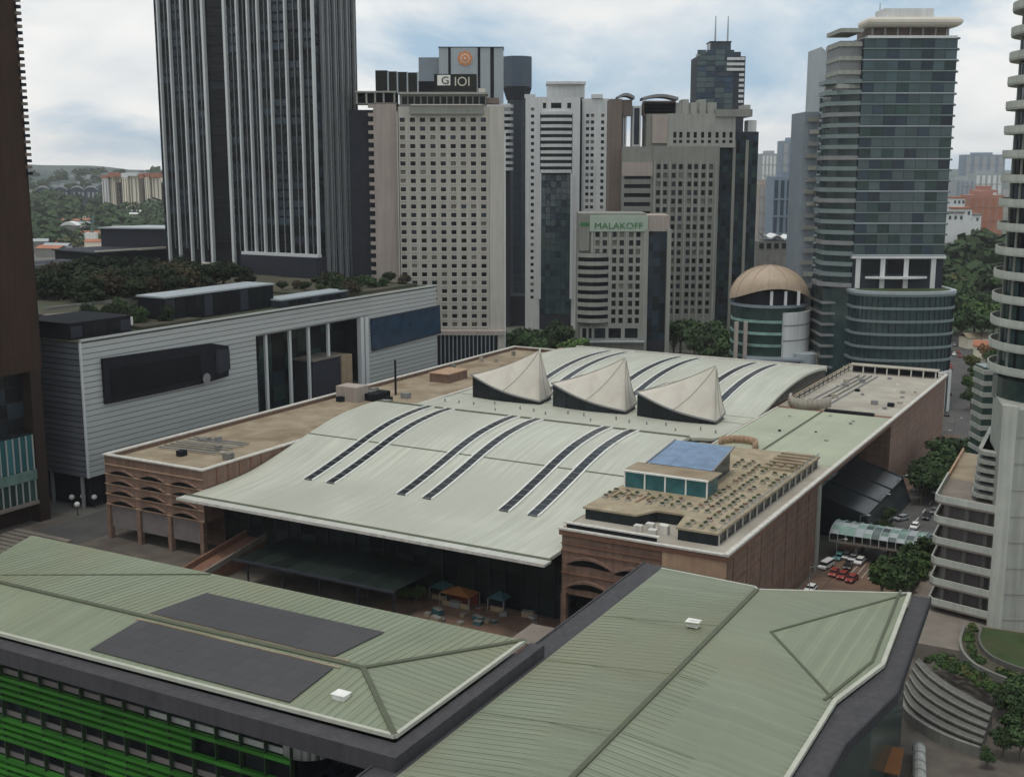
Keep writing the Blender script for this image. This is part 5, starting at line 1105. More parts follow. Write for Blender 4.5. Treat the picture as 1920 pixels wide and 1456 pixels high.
MB().prism([P2(0, 20.2), P2(13.2, 20.2), P2(13.2, 47), P2(0, 47)], 25.4, 26.0).build('terrace_floor', 'deck_tan', cpd)
MB().prism([P2(0, 20.2), P2(.4, 20.2), P2(.4, 47), P2(0, 47)], 26.0, 27.0).build('terrace_wall', 'brick_pale', cpd)
for k in range(6):
    a0 = 6.6+.15*k; z0 = 27.0+1.75*k
    MB().prism([P2(a0+1.4, 5.2), P2(a0+.3, 6.4), P2(a0, 8.5), P2(a0, 40-2*k), P2(18, 40-2*k), P2(18, 5.2)], z0, z0+.75).build('terrace_deck', 'stone_pier', cpd)
MB().prism([P2(8.2, 7.5), P2(18, 7.5), P2(18, 38), P2(8.2, 38)], 25.6, 36.5).build('terrace_core', 'glass_green', cpd)
sx_, sy_ = P2(5, 58)
MB().box(sx_-2.2, sx_+1.4, sy_, sy_+6, 0, 45).build('stair_tower', 'glass_green', cpd)
for k in range(13): MB().box(sx_-2.6, sx_+1.2, sy_-1, sy_+6, 11+2.7*k, 12+2.7*k).build('stair_landing', 'stone_pier', cpd)
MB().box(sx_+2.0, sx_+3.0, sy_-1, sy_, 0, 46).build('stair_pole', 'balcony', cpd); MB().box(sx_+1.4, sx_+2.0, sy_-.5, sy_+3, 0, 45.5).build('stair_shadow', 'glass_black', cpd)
# ------------------------------------------------------------------ trees
def tree_meshes(seed, leaf, h=10.0, r=4.2, n=900, size=0.42, narrow=1.0, low=0.0):
    rng = random.Random(seed); tr = MB(); cr = MB(); lean = rng.uniform(-.4, .4)
    tr.cyl(0, 0, 0.32, 0, h*.35, 8, r1=0.22)
    blobs = [(0, 0, h*.68, r*.75)]
    for k in range(8):
        a = k*2.4+rng.uniform(-.4, .4); d = r*rng.uniform(.35, .75)*narrow; z = h*rng.uniform(.5-low, .88); blobs.append((d*math.cos(a), d*math.sin(a), z, r*rng.uniform(.32, .55)))
        tr.bar((0, 0, h*.3), (d*math.cos(a)*.8, d*math.sin(a)*.8, z), 0.14)
    tot = sum(b[3]**2 for b in blobs)
    for bx_, by_, bz_, br in blobs:
        t = leaf_blob(int(n*br*br/tot), br*narrow, br*narrow, br*.8, size, rng); cr.add([(x+bx_, y+by_, z+bz_) for x, y, z in t.v], t.f)
    return tr.mesh('trunk', 'bark'), cr.mesh('crown', leaf)
TREES = [tree_meshes(i, l) for i, l in enumerate(['leaf_dark', 'leaf_mid', 'leaf_dark', 'leaf_olive', 'leaf_mid', 'leaf_rust'])]
LOW = [tree_meshes(60+i, l, 9, 4.8, 1000, 0.42, 1.0, .32) for i, l in enumerate(['leaf_deep', 'leaf_deep', 'leaf_umber', 'leaf_dark'])]
CONE = [tree_meshes(20+i, 'leaf_dark', 12, 3.0, 900, 0.4, 0.7) for i in range(2)]
FAR = [tree_meshes(40+i, l, 10, 5.0, 260, 0.95) for i, l in enumerate(['leaf_dark', 'leaf_mid', 'leaf_olive', 'leaf_dark'])]
TREELIST = []; LEAFNAME = {'leaf_dark': 'dark green', 'leaf_mid': 'mid green', 'leaf_olive': 'olive green', 'leaf_rust': 'rusty brown', 'leaf_deep': 'blackish green', 'leaf_umber': 'brownish'}
def tree(P, h, label, group, kinds=None, pool=None, wide=1.0, name='tree', base=0):
    pool = pool or TREES; tm_, cm = pool[random.choice(kinds)] if kinds else random.choice(pool); s = h/11.0
    t = thing(name, label, 'tree', P, random.uniform(0, 6.28), group); t.scale = (s*wide, s*wide, s); TREELIST.append((t, label, group, LEAFNAME[cm.materials[0].name], h))
    link('trunk', tm_, t); link('crown', cm, t); return t
ROOFNAME = {'roof_red': 'red tiled', 'far_grey': 'pale grey', 'concrete': 'dull grey', 'far_white': 'white', 'concrete_warm': 'brownish grey', 'deck_tan': 'tan'}
def spread(n, x0, x1, y0, y1, mind, seed):
    rng = random.Random(seed); out = []; tries = 0
    while len(out) < n and tries < n*60:
        tries += 1; p = (rng.uniform(x0, x1), rng.uniform(y0, y1))
        if all((p[0]-q[0])**2+(p[1]-q[1])**2 > mind*mind for q in out): out.append(p)
    return out
# street grove between the convention centre and the decks
for x, y in spread(22, 8.5, 22, 128, 182, 4.6, 1): tree(F.w(x, y), random.uniform(9, 13), 'tree in the grove beside the brick flank', 'grove beside the brick flank', [0, 2, 0, 1], wide=1.1)
for x, y in spread(9, 17.5, 22.5, 44, 74, 3.0, 2): tree(F.w(x, y), random.uniform(8, 12), 'tree between the drop off lane and the concrete decks', 'trees along the drop off lane', [0, 1, 2])
for x, y in spread(5, 4.5, 8, 96, 122, 3.4, 3): tree(F.w(x+2, y-14), random.uniform(4, 6), 'tree near the glass footbridge', 'small trees by the footbridge', [0, 2])
# mall roof garden
for x, y in spread(56, -128, -58, 58, 140, 6.4, 4): tree(M.w(x, y, 46.3), random.uniform(9, 13), 'tree in the upper roof garden of the louvred mall', 'mall upper roof garden', [0, 1, 2, 0, 1], pool=LOW, wide=1.3)
for x, y in spread(18, -34, -6, 25, 48, 3.4, 6): tree(M.w(x, y, 46.5), random.uniform(3.5, 7), 'tree in front of the dark mall roof pavilion', 'trees before the mall roof pavilion', [0, 3, 1], pool=LOW)
for x, y in spread(20, -38, -5, 119, 168, 4.6, 7): tree(M.w(x, y, 46.5), random.uniform(4, 7.5), 'tree in the roof garden beneath the finned tower', 'garden beneath the finned tower', [3, 2, 0], pool=LOW, wide=1.2)
# between the towers behind the centre
for x, y in spread(14, 2, 38, 515, 590, 6.5, 9): tree((x, y, 0), random.uniform(14, 22), 'tree in the gap between the beige hotel and the lettered office', 'trees behind the beige hotel', [0, 2, 1])
for x, y in spread(20, 70, 122, 480, 590, 7.5, 10): tree((x, y, 0), random.uniform(14, 24), 'tree before the grey office block and the domed hall', 'trees before the grey office block', [0, 2])
for x, y in spread(7, -2, 62, 500, 520, 6.0, 11): tree((x, y, 0), random.uniform(9, 14), 'tree along the street behind the convention centre', 'trees behind the convention centre', [0, 1, 2])
# wooded slope on the right
k = 0
for x, y in spread(46, 228, 330, 560, 760, 9.5, 12): tree((x, y, max(0, (y-560)*.045)), random.uniform(16, 26), 'tree on the wooded rise beyond the teal banded tower', 'wooded rise', pool=FAR if y > 700 else TREES, kinds=None if y > 700 else [0, 1, 2, 0])
for x, y in spread(34, 172, 240, 430, 560, 7.0, 13): 
    if x > 150+(y-400)*.42: tree((x, y, 0), random.uniform(6, 12), 'tree by the road near the foot of the teal banded tower', 'roadside trees', [0, 1, 3, 5, 2])
# low greens at far left and centre right
for a_, y in spread(34, -.40, -.285, 1250, 2250, 3, 14): tree((a_*y, y, 0), random.uniform(14, 24), 'tree among the low houses at the foot of the hills', 'far trees at the foot of the hills', pool=FAR, wide=1.5)
for x, y in spread(12, 190, 330, 620, 1100, 16, 15): tree((x, y, 0), random.uniform(10, 18), 'tree between the hazy distant blocks', 'far trees between distant blocks', pool=FAR, wide=1.3)
def woodland(name, label, x0, x1, y0, y1, n, r, zf, seed, leaf):
    rng = random.Random(seed); mb = MB()
    for _ in range(n):
        x, y = rng.uniform(x0, x1), rng.uniform(y0, y1); k = rng.uniform(.6, 1.2)*r; t = leaf_blob(44, k, k, k*.75, k*.32, rng); z = zf(x, y)+k*.6
        mb.add([(a+x, b+y, c+z) for a, b, c in t.v], t.f)
    o = mb.build(name, leaf, None, kind='stuff'); o['label'] = label
woodland('far_woodland', 'dark wood covering the plain and slope below the hills', -1000, -250, 1300, 2600, 420, 16, lambda x, y: max(0, (y-1700)*.03), 51, 'leaf_dark')
woodland('plain_woodland', 'belt of trees on the plain before the cream flats', -880, -480, 1500, 2100, 170, 12, lambda x, y: 2, 54, 'leaf_dark')
woodland('rise_woodland', 'dense wood covering the rise beyond the roadside', 235, 560, 740, 1100, 220, 11, lambda x, y: max(0, (y-560)*.045), 52, 'leaf_dark')
# ------------------------------------------------------------------ hills
def hill(name, Y, x0, x1, prof, depth):
    rng = random.Random(len(name)*7); n = 60; mb = MB(); ph = [rng.uniform(0, 6) for _ in range(5)]
    def top(t): 
        b = prof(t); return b + 9*math.sin(11*t+ph[0])+6*math.sin(23*t+ph[1])+3*math.sin(57*t+ph[2])
    mb.grid(lambda u, v: (x0+(x1-x0)*u, Y+depth*(v-.5), -2+max(0, top(u)+2)*max(0, 1-(2*v-1)**2)**.8+(4*math.sin(40*u+9*v) if 0.05 < v < .95 else 0)), [i/n for i in range(n+1)], [j/10 for j in range(11)])
    struct(name, mb, 'hill', True)
hill('hills', 3600, -2600, 0, lambda t: 45+42*math.sin(math.pi*min(1, t*1.05))**1.2, 1500)
hill('far_hills', 5600, -2600, 3000, lambda t: 62+22*math.sin(math.pi*t), 1600)
rng = random.Random(77); mb = MB()
for _ in range(420):
    x, y = rng.uniform(-1500, -350), rng.uniform(2500, 3300); w_ = rng.uniform(6, 16); h_ = rng.uniform(5, 14); z = max(0, 18+62*math.sin(math.pi*min(1, max(0, (y-2850)/1500)))-8)
    mb.box(x, x+w_, y, y+w_, z-12, z+h_)
hs_ = mb.build('hillside_suburb', 'far_grey', None, kind='stuff'); hs_['label'] = 'pale specks of a suburb spread over the far hillside'
woodland('hill_woodland', 'dark tree belts along the far hillside', -1500, -300, 2300, 3400, 420, 17, lambda x, y: max(0, 22+62*math.sin(math.pi*min(1, max(0, (y-2850)/1500)))-12), 53, 'leaf_dark')
# ------------------------------------------------------------------ far left: flats, arched blocks, houses, crane
def far_slab(root, x0, x1, y0, y1, z1, m, win=None, n=4, fl=4.0, name='wall'):
    MB().box(x0, x1, y0, y1, 0, z1).build(name, m, root)
    if win:
        w_ = (x1-x0)/n; mb = MB()
        for i in range(n): mb.box(x0+w_*(i+.36), x0+w_*(i+.62), y0-.5, y0-.05, 4, z1-3)
        mb.build('window_strip', win, root)
U = Up(245, 2150); fl_ = thing('cream_flats', 'cream apartment towers with orange roofs near the hills', 'building', U.O)
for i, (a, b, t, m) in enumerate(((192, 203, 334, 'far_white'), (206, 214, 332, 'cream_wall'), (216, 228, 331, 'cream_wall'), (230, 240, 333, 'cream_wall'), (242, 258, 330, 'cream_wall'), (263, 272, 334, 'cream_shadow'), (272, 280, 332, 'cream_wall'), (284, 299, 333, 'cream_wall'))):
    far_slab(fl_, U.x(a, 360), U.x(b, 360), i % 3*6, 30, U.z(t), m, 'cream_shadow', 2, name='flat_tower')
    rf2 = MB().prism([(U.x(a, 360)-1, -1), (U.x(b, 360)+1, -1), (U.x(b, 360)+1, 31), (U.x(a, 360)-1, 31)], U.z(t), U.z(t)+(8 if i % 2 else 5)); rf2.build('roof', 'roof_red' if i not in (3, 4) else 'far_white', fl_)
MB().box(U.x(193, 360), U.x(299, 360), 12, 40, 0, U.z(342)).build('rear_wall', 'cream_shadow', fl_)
for r_, (py0, Y) in enumerate(((374, 2450), (396, 2250))):
    for i, px in enumerate((82, 115, 146, 172)):
        if r_ == 1 and i > 1: continue
        p0 = atY(px, py0, Y); z1 = atY(px, py0-26+r_*6, Y).z
        ab = thing('arched_block', ['dark blue block with pale arched top in the upper row below the hills', 'dark blue block with wide pale arch in the lower row among far trees'][r_], 'building', (p0.x, Y, 0), 0, 'arched blocks below the hills')
        hw = 15+6*r_; MB().box(-hw, hw, 0, 16, 0, z1-4).build('wall', 'far_navy', ab)
        ar = arch_strip(2*hw, 9, 3.0, 3.0).build('arch', 'far_grey', ab); ar.location = (0, 0, z1-9)
        for s in (-.5, .1, .6): MB().box(hw*s, hw*s+4, -.4, 0, z1-24, z1-13).build('window', 'far_grey', ab)
U = Up(245, 1500)
rng = random.Random(5)
for i, (a_, y) in enumerate(spread(44, -.40, -.30, 1200, 2150, .02, 21)):
    x = a_*y
    rc = rng.choice(['roof_red', 'roof_red', 'far_grey', 'concrete', 'far_white']); hs = thing('house', 'low house with %s roof among trees on the plain below the hills' % ROOFNAME[rc], 'house', (x, y, 0), rng.uniform(-.5, .5), 'low houses on the plain'); w_, d_, h_ = rng.uniform(14, 36), rng.uniform(10, 20), rng.uniform(5, 14)
    MB().box(-w_/2, w_/2, -d_/2, d_/2, 0, h_).build('wall', rng.choice(['far_white', 'cream_wall', 'far_grey', 'concrete']), hs)
    sheet([(-w_/2-.6, -d_/2-.6, h_), (w_/2+.6, -d_/2-.6, h_), (w_/2+.6, 0, h_+2.6), (-w_/2-.6, 0, h_+2.6)], .3, sheet([(-w_/2-.6, 0, h_+2.6), (w_/2+.6, 0, h_+2.6), (w_/2+.6, d_/2+.6, h_), (-w_/2-.6, d_/2+.6, h_)], .3)).build('roof', rc, hs)
p0 = atz(172, 455, 0); Yc = 1300; p0 = atY(172, 452, Yc)
cr_ = thing('crawler_crane', 'pale green crane with leaning lattice jib at a building site', 'crane', (p0.x, Yc, 0)); zc0 = p0.z
MB().box(-4, 4, -3, 3, 0, zc0).build('crane_base', 'deck_tan', cr_); MB().box(-6, 6, -3.5, 3.5, zc0, zc0+9).build('crane_cab', 'white_paint', cr_)
jb = MB(); zt_ = atY(178, 402, Yc).z
for dx in (-1.4, 1.4):
    for dy in (-1.4, 1.4): jb.bar((dx, dy, zc0+5), (4+dx*.4, dy*.4, zt_), .7)
for k in range(7): z_ = zc0+5+(zt_-zc0-5)*k/7; x_ = 2.6*k/7; jb.bar((x_-.9, -.9, z_), (x_+.9, .9, z_+1.6), .2); jb.bar((x_+.9, -.9, z_), (x_-.9, .9, z_+1.6), .2)
jb.build('crane_jib', 'bridge_glass', cr_)
bt_ = atY(128, 420, 1500); wb = thing('white_vaulted_hall', 'small white vaulted hall among trees near the far houses', 'building', (bt_.x, 1500, 0)); MB().box(-9, 9, 0, 16, 0, bt_.z-2).build('wall', 'concrete', wb); arch_strip(21, 5, 4, 16).build('vault', 'far_white', wb).location = (0, 16, bt_.z-2)
# ------------------------------------------------------------------ far right blocks
def far_tower(name, label, px0, px1, py, Y, m, win, n, d=30, group=None):
    U = Up((px0+px1)/2, Y, py+20); t = thing(name, label, 'building', U.O, 0, group); x0, x1 = U.x(px0, py+20), U.x(px1, py+20); z1 = U.z(py)
    MB().box(x0, x1, 0, d, 0, z1).build('wall', m, t); w_ = (x1-x0)/n
    for i in range(n): MB().box(x0+w_*(i+.22), x0+w_*(i+.78), -.35, -.02, 5, z1-3).build('window_strip', win, t)
    for k in range(int(z1/14)): MB().box(x0-.1, x1+.1, -.6, -.36, 8+14*k, 9.2+14*k).build('floor_band', m, t)
    MB().box(x0+(x1-x0)*.25, x1-(x1-x0)*.3, 4, d-4, z1, z1+4).build('roof_room', m, t); return t
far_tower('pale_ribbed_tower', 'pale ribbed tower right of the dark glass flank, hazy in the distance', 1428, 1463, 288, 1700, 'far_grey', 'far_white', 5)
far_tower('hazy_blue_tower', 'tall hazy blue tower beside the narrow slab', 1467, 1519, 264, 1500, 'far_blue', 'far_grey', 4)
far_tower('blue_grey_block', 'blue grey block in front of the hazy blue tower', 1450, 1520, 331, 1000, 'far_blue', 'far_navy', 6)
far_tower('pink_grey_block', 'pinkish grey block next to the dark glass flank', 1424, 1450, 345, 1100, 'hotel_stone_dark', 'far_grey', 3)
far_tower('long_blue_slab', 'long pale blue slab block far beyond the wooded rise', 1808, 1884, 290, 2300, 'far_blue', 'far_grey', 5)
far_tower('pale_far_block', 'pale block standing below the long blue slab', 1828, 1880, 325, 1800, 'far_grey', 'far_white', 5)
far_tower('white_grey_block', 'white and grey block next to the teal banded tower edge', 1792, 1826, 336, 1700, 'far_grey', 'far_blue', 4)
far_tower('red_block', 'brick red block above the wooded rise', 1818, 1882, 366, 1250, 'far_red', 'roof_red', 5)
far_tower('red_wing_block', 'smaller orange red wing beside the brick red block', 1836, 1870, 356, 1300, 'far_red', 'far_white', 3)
for i, (px, py, w_) in enumerate(((1792, 400, 14), (1806, 392, 16), (1822, 404, 18), (1798, 372, 12))):
    p0 = atY(px, py, 1000+60*i); wh = thing('white_house', 'small white house at the top of the wooded rise', 'house', (p0.x, 1000+60*i, 0), 0, 'white houses above the trees'); MB().box(-w_/2, w_/2, 0, 12, 0, p0.z).build('wall', 'far_white', wh); MB().box(-w_/2-.6, w_/2+.6, -.6, 12.6, p0.z, p0.z+1.5).build('roof', 'roof_red' if i % 2 else 'concrete', wh)
    for k in range(3): MB().box(-w_/2+1.5+k*w_/3, -w_/2+3.5+k*w_/3, -.2, 0, p0.z-5, p0.z-2).build('window', 'far_navy', wh)
U = Up(1450, 760, 455); st = thing('white_arched_station', 'white building with sagging curved roof beyond the dome', 'building', U.O)
MB().box(U.x(1418, 460), U.x(1482, 460), 0, 20, 0, U.z(452)).build('wall', 'concrete', st)
mb = MB(); xs = [U.x(1430, 445)+(U.x(1482, 445)-U.x(1430, 445))*i/10 for i in range(11)]; zz = [U.z(441)+1.2*math.cos(i*1.2)-.3*i*.4 for i in range(11)]
mb.grid(lambda i, y: (xs[i], y, zz[i]), list(range(11)), [-1, 20]); mb.grid(lambda i, y: (xs[i], y, zz[i]-.8), list(range(11)), [-1, 20]); mb.grid(lambda i, k: (xs[i], -1, zz[i]-.8*k), list(range(11)), [0, 1]); mb.build('curved_roof', 'far_white', st)
for k in range(4): MB().box(U.x(1424+14*k, 460), U.x(1432+14*k, 460), -.3, 0, U.z(466), U.z(456)).build('window', 'dark_metal', st)
# low roofs along the road at right
rng = random.Random(11)
for i, (x, y) in enumerate(spread(34, 150, 300, 430, 760, 13, 31)):
    if x < 150+(y-400)*.40: continue
    rc = rng.choice(['roof_red', 'roof_red', 'concrete', 'concrete_warm', 'deck_tan']); hs = thing('roadside_house', 'low roadside house with %s roof near the foot of the teal banded tower' % ROOFNAME[rc], 'house', (x, y, 0), rng.uniform(-.6, .2), 'low tiled houses at the roadside'); w_, d_, h_ = rng.uniform(7, 13), rng.uniform(6, 10), rng.uniform(3.5, 7)
    MB().box(-w_/2, w_/2, -d_/2, d_/2, 0, h_).build('wall', rng.choice(['cream_wall', 'concrete', 'concrete_warm']), hs)
    sheet([(-w_/2-.6, -d_/2-.6, h_), (w_/2+.6, -d_/2-.6, h_), (w_/2+.6, 0, h_+2.2), (-w_/2-.6, 0, h_+2.2)], .3, sheet([(-w_/2-.6, 0, h_+2.2), (w_/2+.6, 0, h_+2.2), (w_/2+.6, d_/2+.6, h_), (-w_/2-.6, d_/2+.6, h_)], .3)).build('roof', rc, hs)
struct('cross_road', MB().prism([(150, 430), (175, 430), (250, 640), (225, 650)], -0.2, 0.05), 'asphalt')
# ------------------------------------------------------------------ vehicles
CARM = {}
def car_parts(paint, van=False):
    key = (paint, van)
    if key in CARM: return CARM[key]
    prof = [(-2.15, .35), (-2.2, .75), (-1.95, .95), (-1.1, 1.02), (2.0, .98), (2.2, .8), (2.2, .35)] if not van else [(-2.5, .4), (-2.55, .95), (-2.2, 1.15), (-1.9, 1.2), (2.5, 1.25), (2.55, .4)]
    body = MB(); n = len(prof)
    for hw, zz in ((.88, 0),): body.add([(x, -hw, z) for x, z in prof]+[(x, hw, z) for x, z in prof], [tuple(range(n))[::-1], tuple(range(n, 2*n))]+[(i, (i+1) % n, n+(i+1) % n, n+i) for i in range(n)])
    def cab(b0, b1, t0, t1, z0, z1, wb, wt): return [(b0, -wb, z0), (b1, -wb, z0), (b1, wb, z0), (b0, wb, z0), (t0, -wt, z1), (t1, -wt, z1), (t1, wt, z1), (t0, wt, z1)]
    fc = [(3,2,1,0),(4,5,6,7),(0,1,5,4),(1,2,6,5),(2,3,7,6),(3,0,4,7)]
    g_ = MB().add(cab(-1.2, 1.95, -.55, 1.45, .98, 1.42, .84, .68) if not van else cab(-2.1, 2.45, -1.5, 2.35, 1.2, 1.8, .86, .78), fc)
    r_ = MB().add(cab(-.62, 1.5, -.5, 1.38, 1.4, 1.48, .70, .62) if not van else cab(-1.55, 2.4, -1.45, 2.3, 1.78, 2.0, .80, .74), fc)
    wh = MB(); A = [2*math.pi*i/12 for i in range(12)]; wh.add([(.33*math.cos(a), -.12, .33*math.sin(a)) for a in A]+[(.33*math.cos(a), .12, .33*math.sin(a)) for a in A], [tuple(range(12)), tuple(range(23, 11, -1))]+[(i, 12+i, 12+(i+1) % 12, (i+1) % 12) for i in range(12)])
    CARM[key] = (body.mesh('car_body', paint), g_.mesh('car_glass', 'glass_black'), r_.mesh('car_roof', paint), wh.mesh('car_wheel', 'rubber'), MB().box(-.06, .06, -.18, .18, -.08, .08).mesh('car_lamp', 'lamp_clear')); return CARM[key]
def car(x, y, rot, paint, label, group='vehicles in the street', van=False, z=0.04, fr=F, s=1.0):
    b, g_, r_, wh, lp = car_parts(paint, van); P = fr.w(x, y, z)
    c = thing('van' if van else 'car', label, 'van' if van else 'car', P, fr.a+math.radians(rot), group); c.scale = (s, s, s)
    link('body', b, c); link('windows', g_, c); link('roof', r_, c)
    for wx in (-1.35, 1.35):
        for wy in (-.8, .8): link('wheel', wh, c, loc=(wx, wy, .33))
    for wy in (-.6, .6): link('headlight', lp, c, loc=(-2.18 if not van else -2.53, wy, .72))
    return c
cols = {'car_white': 'white', 'car_silver': 'silver', 'car_black': 'black', 'car_red': 'red', 'car_grey': 'dark grey', 'car_teal': 'teal'}
def pcar(px, py, rot, paint, where, van=False):
    q = F.z(px, py, 0); return car(max(q.x, 1.6), q.y, rot, paint, '%s %s %s' % (cols[paint], 'van' if van else 'car', where), van=van)
for px, py, rot, p_, wh_, v in ((1546, 1064, 80, 'car_white', 'parked first by the brick flank', True), (1563, 1078, 92, 'car_red', 'parked by the brick flank beside the white van', False), (1580, 1083, 88, 'car_red', 'parked in the second bay from the white van', False), (1597, 1089, 84, 'car_red', 'parked askew at the end of the red row', False),
        (1590, 1065, 95, 'car_black', 'waiting behind the row of red cars', False), (1572, 1048, 90, 'car_teal', 'in the bays near the footbridge', False), (1586, 1046, 90, 'car_silver', 'in the bays beside the teal car', False), (1600, 1050, 90, 'car_silver', 'at the end of the silver bays', False), (1612, 1056, 88, 'car_white', 'parked next to the silver bays', False),
        (1648, 1090, 90, 'car_black', 'leaving along the striped bays', False), (1672, 1042, 70, 'car_grey', 'under the footbridge end', False), (1715, 990, 90, 'car_white', 'coming out beyond the footbridge', False), (1737, 972, 92, 'car_black', 'driving beside the concrete decks', False), (1752, 962, 90, 'car_grey', 'following the black car by the decks', False),
        (1645, 968, 20, 'car_black', 'turning in front of the glass lobby', False), (1690, 975, 60, 'car_silver', 'passing the glass lobby', False), (1756, 925, 86, 'car_white', 'stopped beside the planted kerb', False), (1764, 888, 84, 'car_white', 'heading away past the grove', True), (1520, 1108, 88, 'car_white', 'half hidden below the sage roof edge', False)):
    pcar(px, py, rot, p_, wh_, v)
rng = random.Random(3)
for i in range(14):
    t = rng.random(); P = Vector((160+75*t+rng.uniform(-6, 6), 432+205*t, .06)); fr_ = Frame((P.x, P.y), 70)
    pc_ = rng.choice(list(cols)); car(0, 0, rng.choice((0, 180)), pc_, '%s car on the far cross road by the teal banded tower' % cols[pc_], 'cars on the far cross road', fr=fr_)
# ------------------------------------------------------------------ footbridge
a, b = F.z(1515, 978, 7), F.z(1742, 1002, 7)
fb_ = thing('glass_footbridge', 'pale green glass covered footbridge crossing the street to the decks', 'footbridge', F.w(0, (a.y+b.y)/2), F.a)
L_ = 23.0
MB().box(-0.2, L_, -5.2, 5.2, 3.9, 4.3).build('bridge_deck', 'concrete_warm', fb_)
n = 12
for i in range(n):
    x0, x1 = L_/n*i+.06, L_/n*(i+1)-.06
    for j in range(6):
        aa = [math.pi*(.08+.84*k/6) for k in (j, j+1)]; q = [(5.3*math.cos(t), 5.6+2.0*math.sin(t)) for t in aa]
        mb = MB(); mb.add([(x0, q[0][0], q[0][1]), (x1, q[0][0], q[0][1]), (x1, q[1][0], q[1][1]), (x0, q[1][0], q[1][1])], [(0, 1, 2, 3)]); mb.build('roof_pane', random.choice(['bridge_glass', 'bridge_glass', 'glass_lobby', 'steel_pale']), fb_)
for i in range(n+1):
    rb = MB(); x = L_/n*i
    for j in range(8):
        aa = [math.pi*(.05+.9*k/8) for k in (j, j+1)]; rb.bar((x, 5.35*math.cos(aa[0]), 5.62+2.05*math.sin(aa[0])), (x, 5.35*math.cos(aa[1]), 5.62+2.05*math.sin(aa[1])), .18)
    for s in (-5.2, 5.2): rb.bar((x, s, 4.2), (x, s, 5.9), .2)
    rb.build('bridge_rib', 'steel_pale', fb_)
for x in (6, 14, 21.5):
    for s in (-3.5, 3.5): MB().cyl(x, s, .4, 0, 3.9, 10).build('bridge_pier', 'concrete', fb_)
# ------------------------------------------------------------------ plaza things
def kiosk(px, py, w_, d_, h_, m, label, name, cat, cap=None):
    q = F.z(px, py, 0); t = thing(name, label, cat, F.w(q.x, q.y), F.a)
    for sx in (-w_/2+.1, w_/2-.1):
        for sy in (-d_/2+.1, d_/2-.1): MB().box(sx-.1, sx+.1, sy-.1, sy+.1, 0, h_).build('post', 'mid_grey', t)
    n_ = 10; rmb = MB(); rmb.add([(-w_/2, -d_/2, h_), (w_/2, -d_/2, h_), (w_/2, d_/2, h_), (-w_/2, d_/2, h_), (0, 0, h_+1.3)], [(0, 1, 4), (1, 2, 4), (2, 3, 4), (3, 0, 4), (3, 2, 1, 0)]); rmb.build('tent_roof', m, t)
    MB().box(-w_/2+.3, w_/2-.3, d_/2-.5, d_/2-.3, 0, h_-.2).build('back_panel', cap or m, t); MB().box(-w_/2+.5, w_/2-.5, -d_/2+.4, -d_/2+.9, 0, 1.0).build('counter', 'timber', t); return t
kiosk(862, 1133, 7.5, 4.5, 2.8, 'orange_sheet', 'red and orange stall tent in front of the dark hall entrance', 'stall_tent', 'tent', 'red_sheet')
kiosk(938, 1142, 4, 4, 2.8, 'teal_sheet', 'teal stall tent between the orange tent and the brick wing', 'stall_tent', 'tent')
kiosk(830, 1120, 4.5, 4, 2.6, 'teal_sheet', 'dark teal stall tent beside the orange tent under the eave', 'stall_tent', 'tent')
for px, py in ((700, 1118), (752, 1120), (770, 1100), (640, 1085), (560, 1075), (735, 1098)):
    q = F.z(px, py, 0); tree(F.w(q.x, q.y-2), random.uniform(4.5, 7), 'tree at the edge of the plaza before the entrance canopy', 'plaza trees', [0, 2, 1])
for px, py in ((758, 1128), (778, 1130), (790, 1122)):
    q = F.z(px, py, 0); tree(F.w(q.x, q.y), random.uniform(3, 4), 'bush by the stall tents', 'plaza bushes', [1, 4])
for i in range(26):
    q = F.z(random.uniform(800, 1010), random.uniform(1130, 1172), 0)
    if q.y > 2.5: continue
    w_ = random.uniform(.8, 2.6); mk_ = random.choice(['timber', 'mid_grey', 'teal_sheet', 'red_sheet', 'deck_tan', 'panel_pale']); bx_ = thing('storage_crate', '%s crate among the clutter on the plaza before the hall entrance' % {'timber': 'wooden', 'mid_grey': 'grey', 'teal_sheet': 'teal', 'red_sheet': 'red', 'deck_tan': 'tan', 'panel_pale': 'pale'}[mk_], 'crate', F.w(q.x, q.y, .03), F.a+random.uniform(-.5, .5), 'crates on the plaza')
    MB().box(-w_/2, w_/2, -.6, .6, 0, w_*.45).build('crate_body', mk_, bx_); MB().box(-w_/2-.04, w_/2+.04, -.64, .64, w_*.45, w_*.45+.1).build('crate_lid', 'concrete', bx_)
for i, (px, py) in enumerate(((136, 952), (157, 950), (178, 952), (146, 966))):
    q = F.z(px, py, 0); lp_ = thing('globe_lamp', 'white globe lamp on a post under the overhanging mall corner', 'lamp', F.w(q.x, q.y), F.a, 'globe lamps under the mall')
    MB().cyl(0, 0, .12, 0, 2.6, 8).build('post', 'dark_metal', lp_); gm = bmesh.new(); bmesh.ops.create_icosphere(gm, subdivisions=2, radius=.75); me = bpy.data.meshes.new('globe'); gm.to_mesh(me); gm.free(); me.materials.append(MATS['white_paint']); link('globe', me, lp_, loc=(0, 0, 3.1))
for k in range(7): fstruct('plaza_step', MB().box(-186, -166, -12-2.0*k, -10.4-2.0*k, 0.02, 0.9-.12*k), 'concrete_warm')
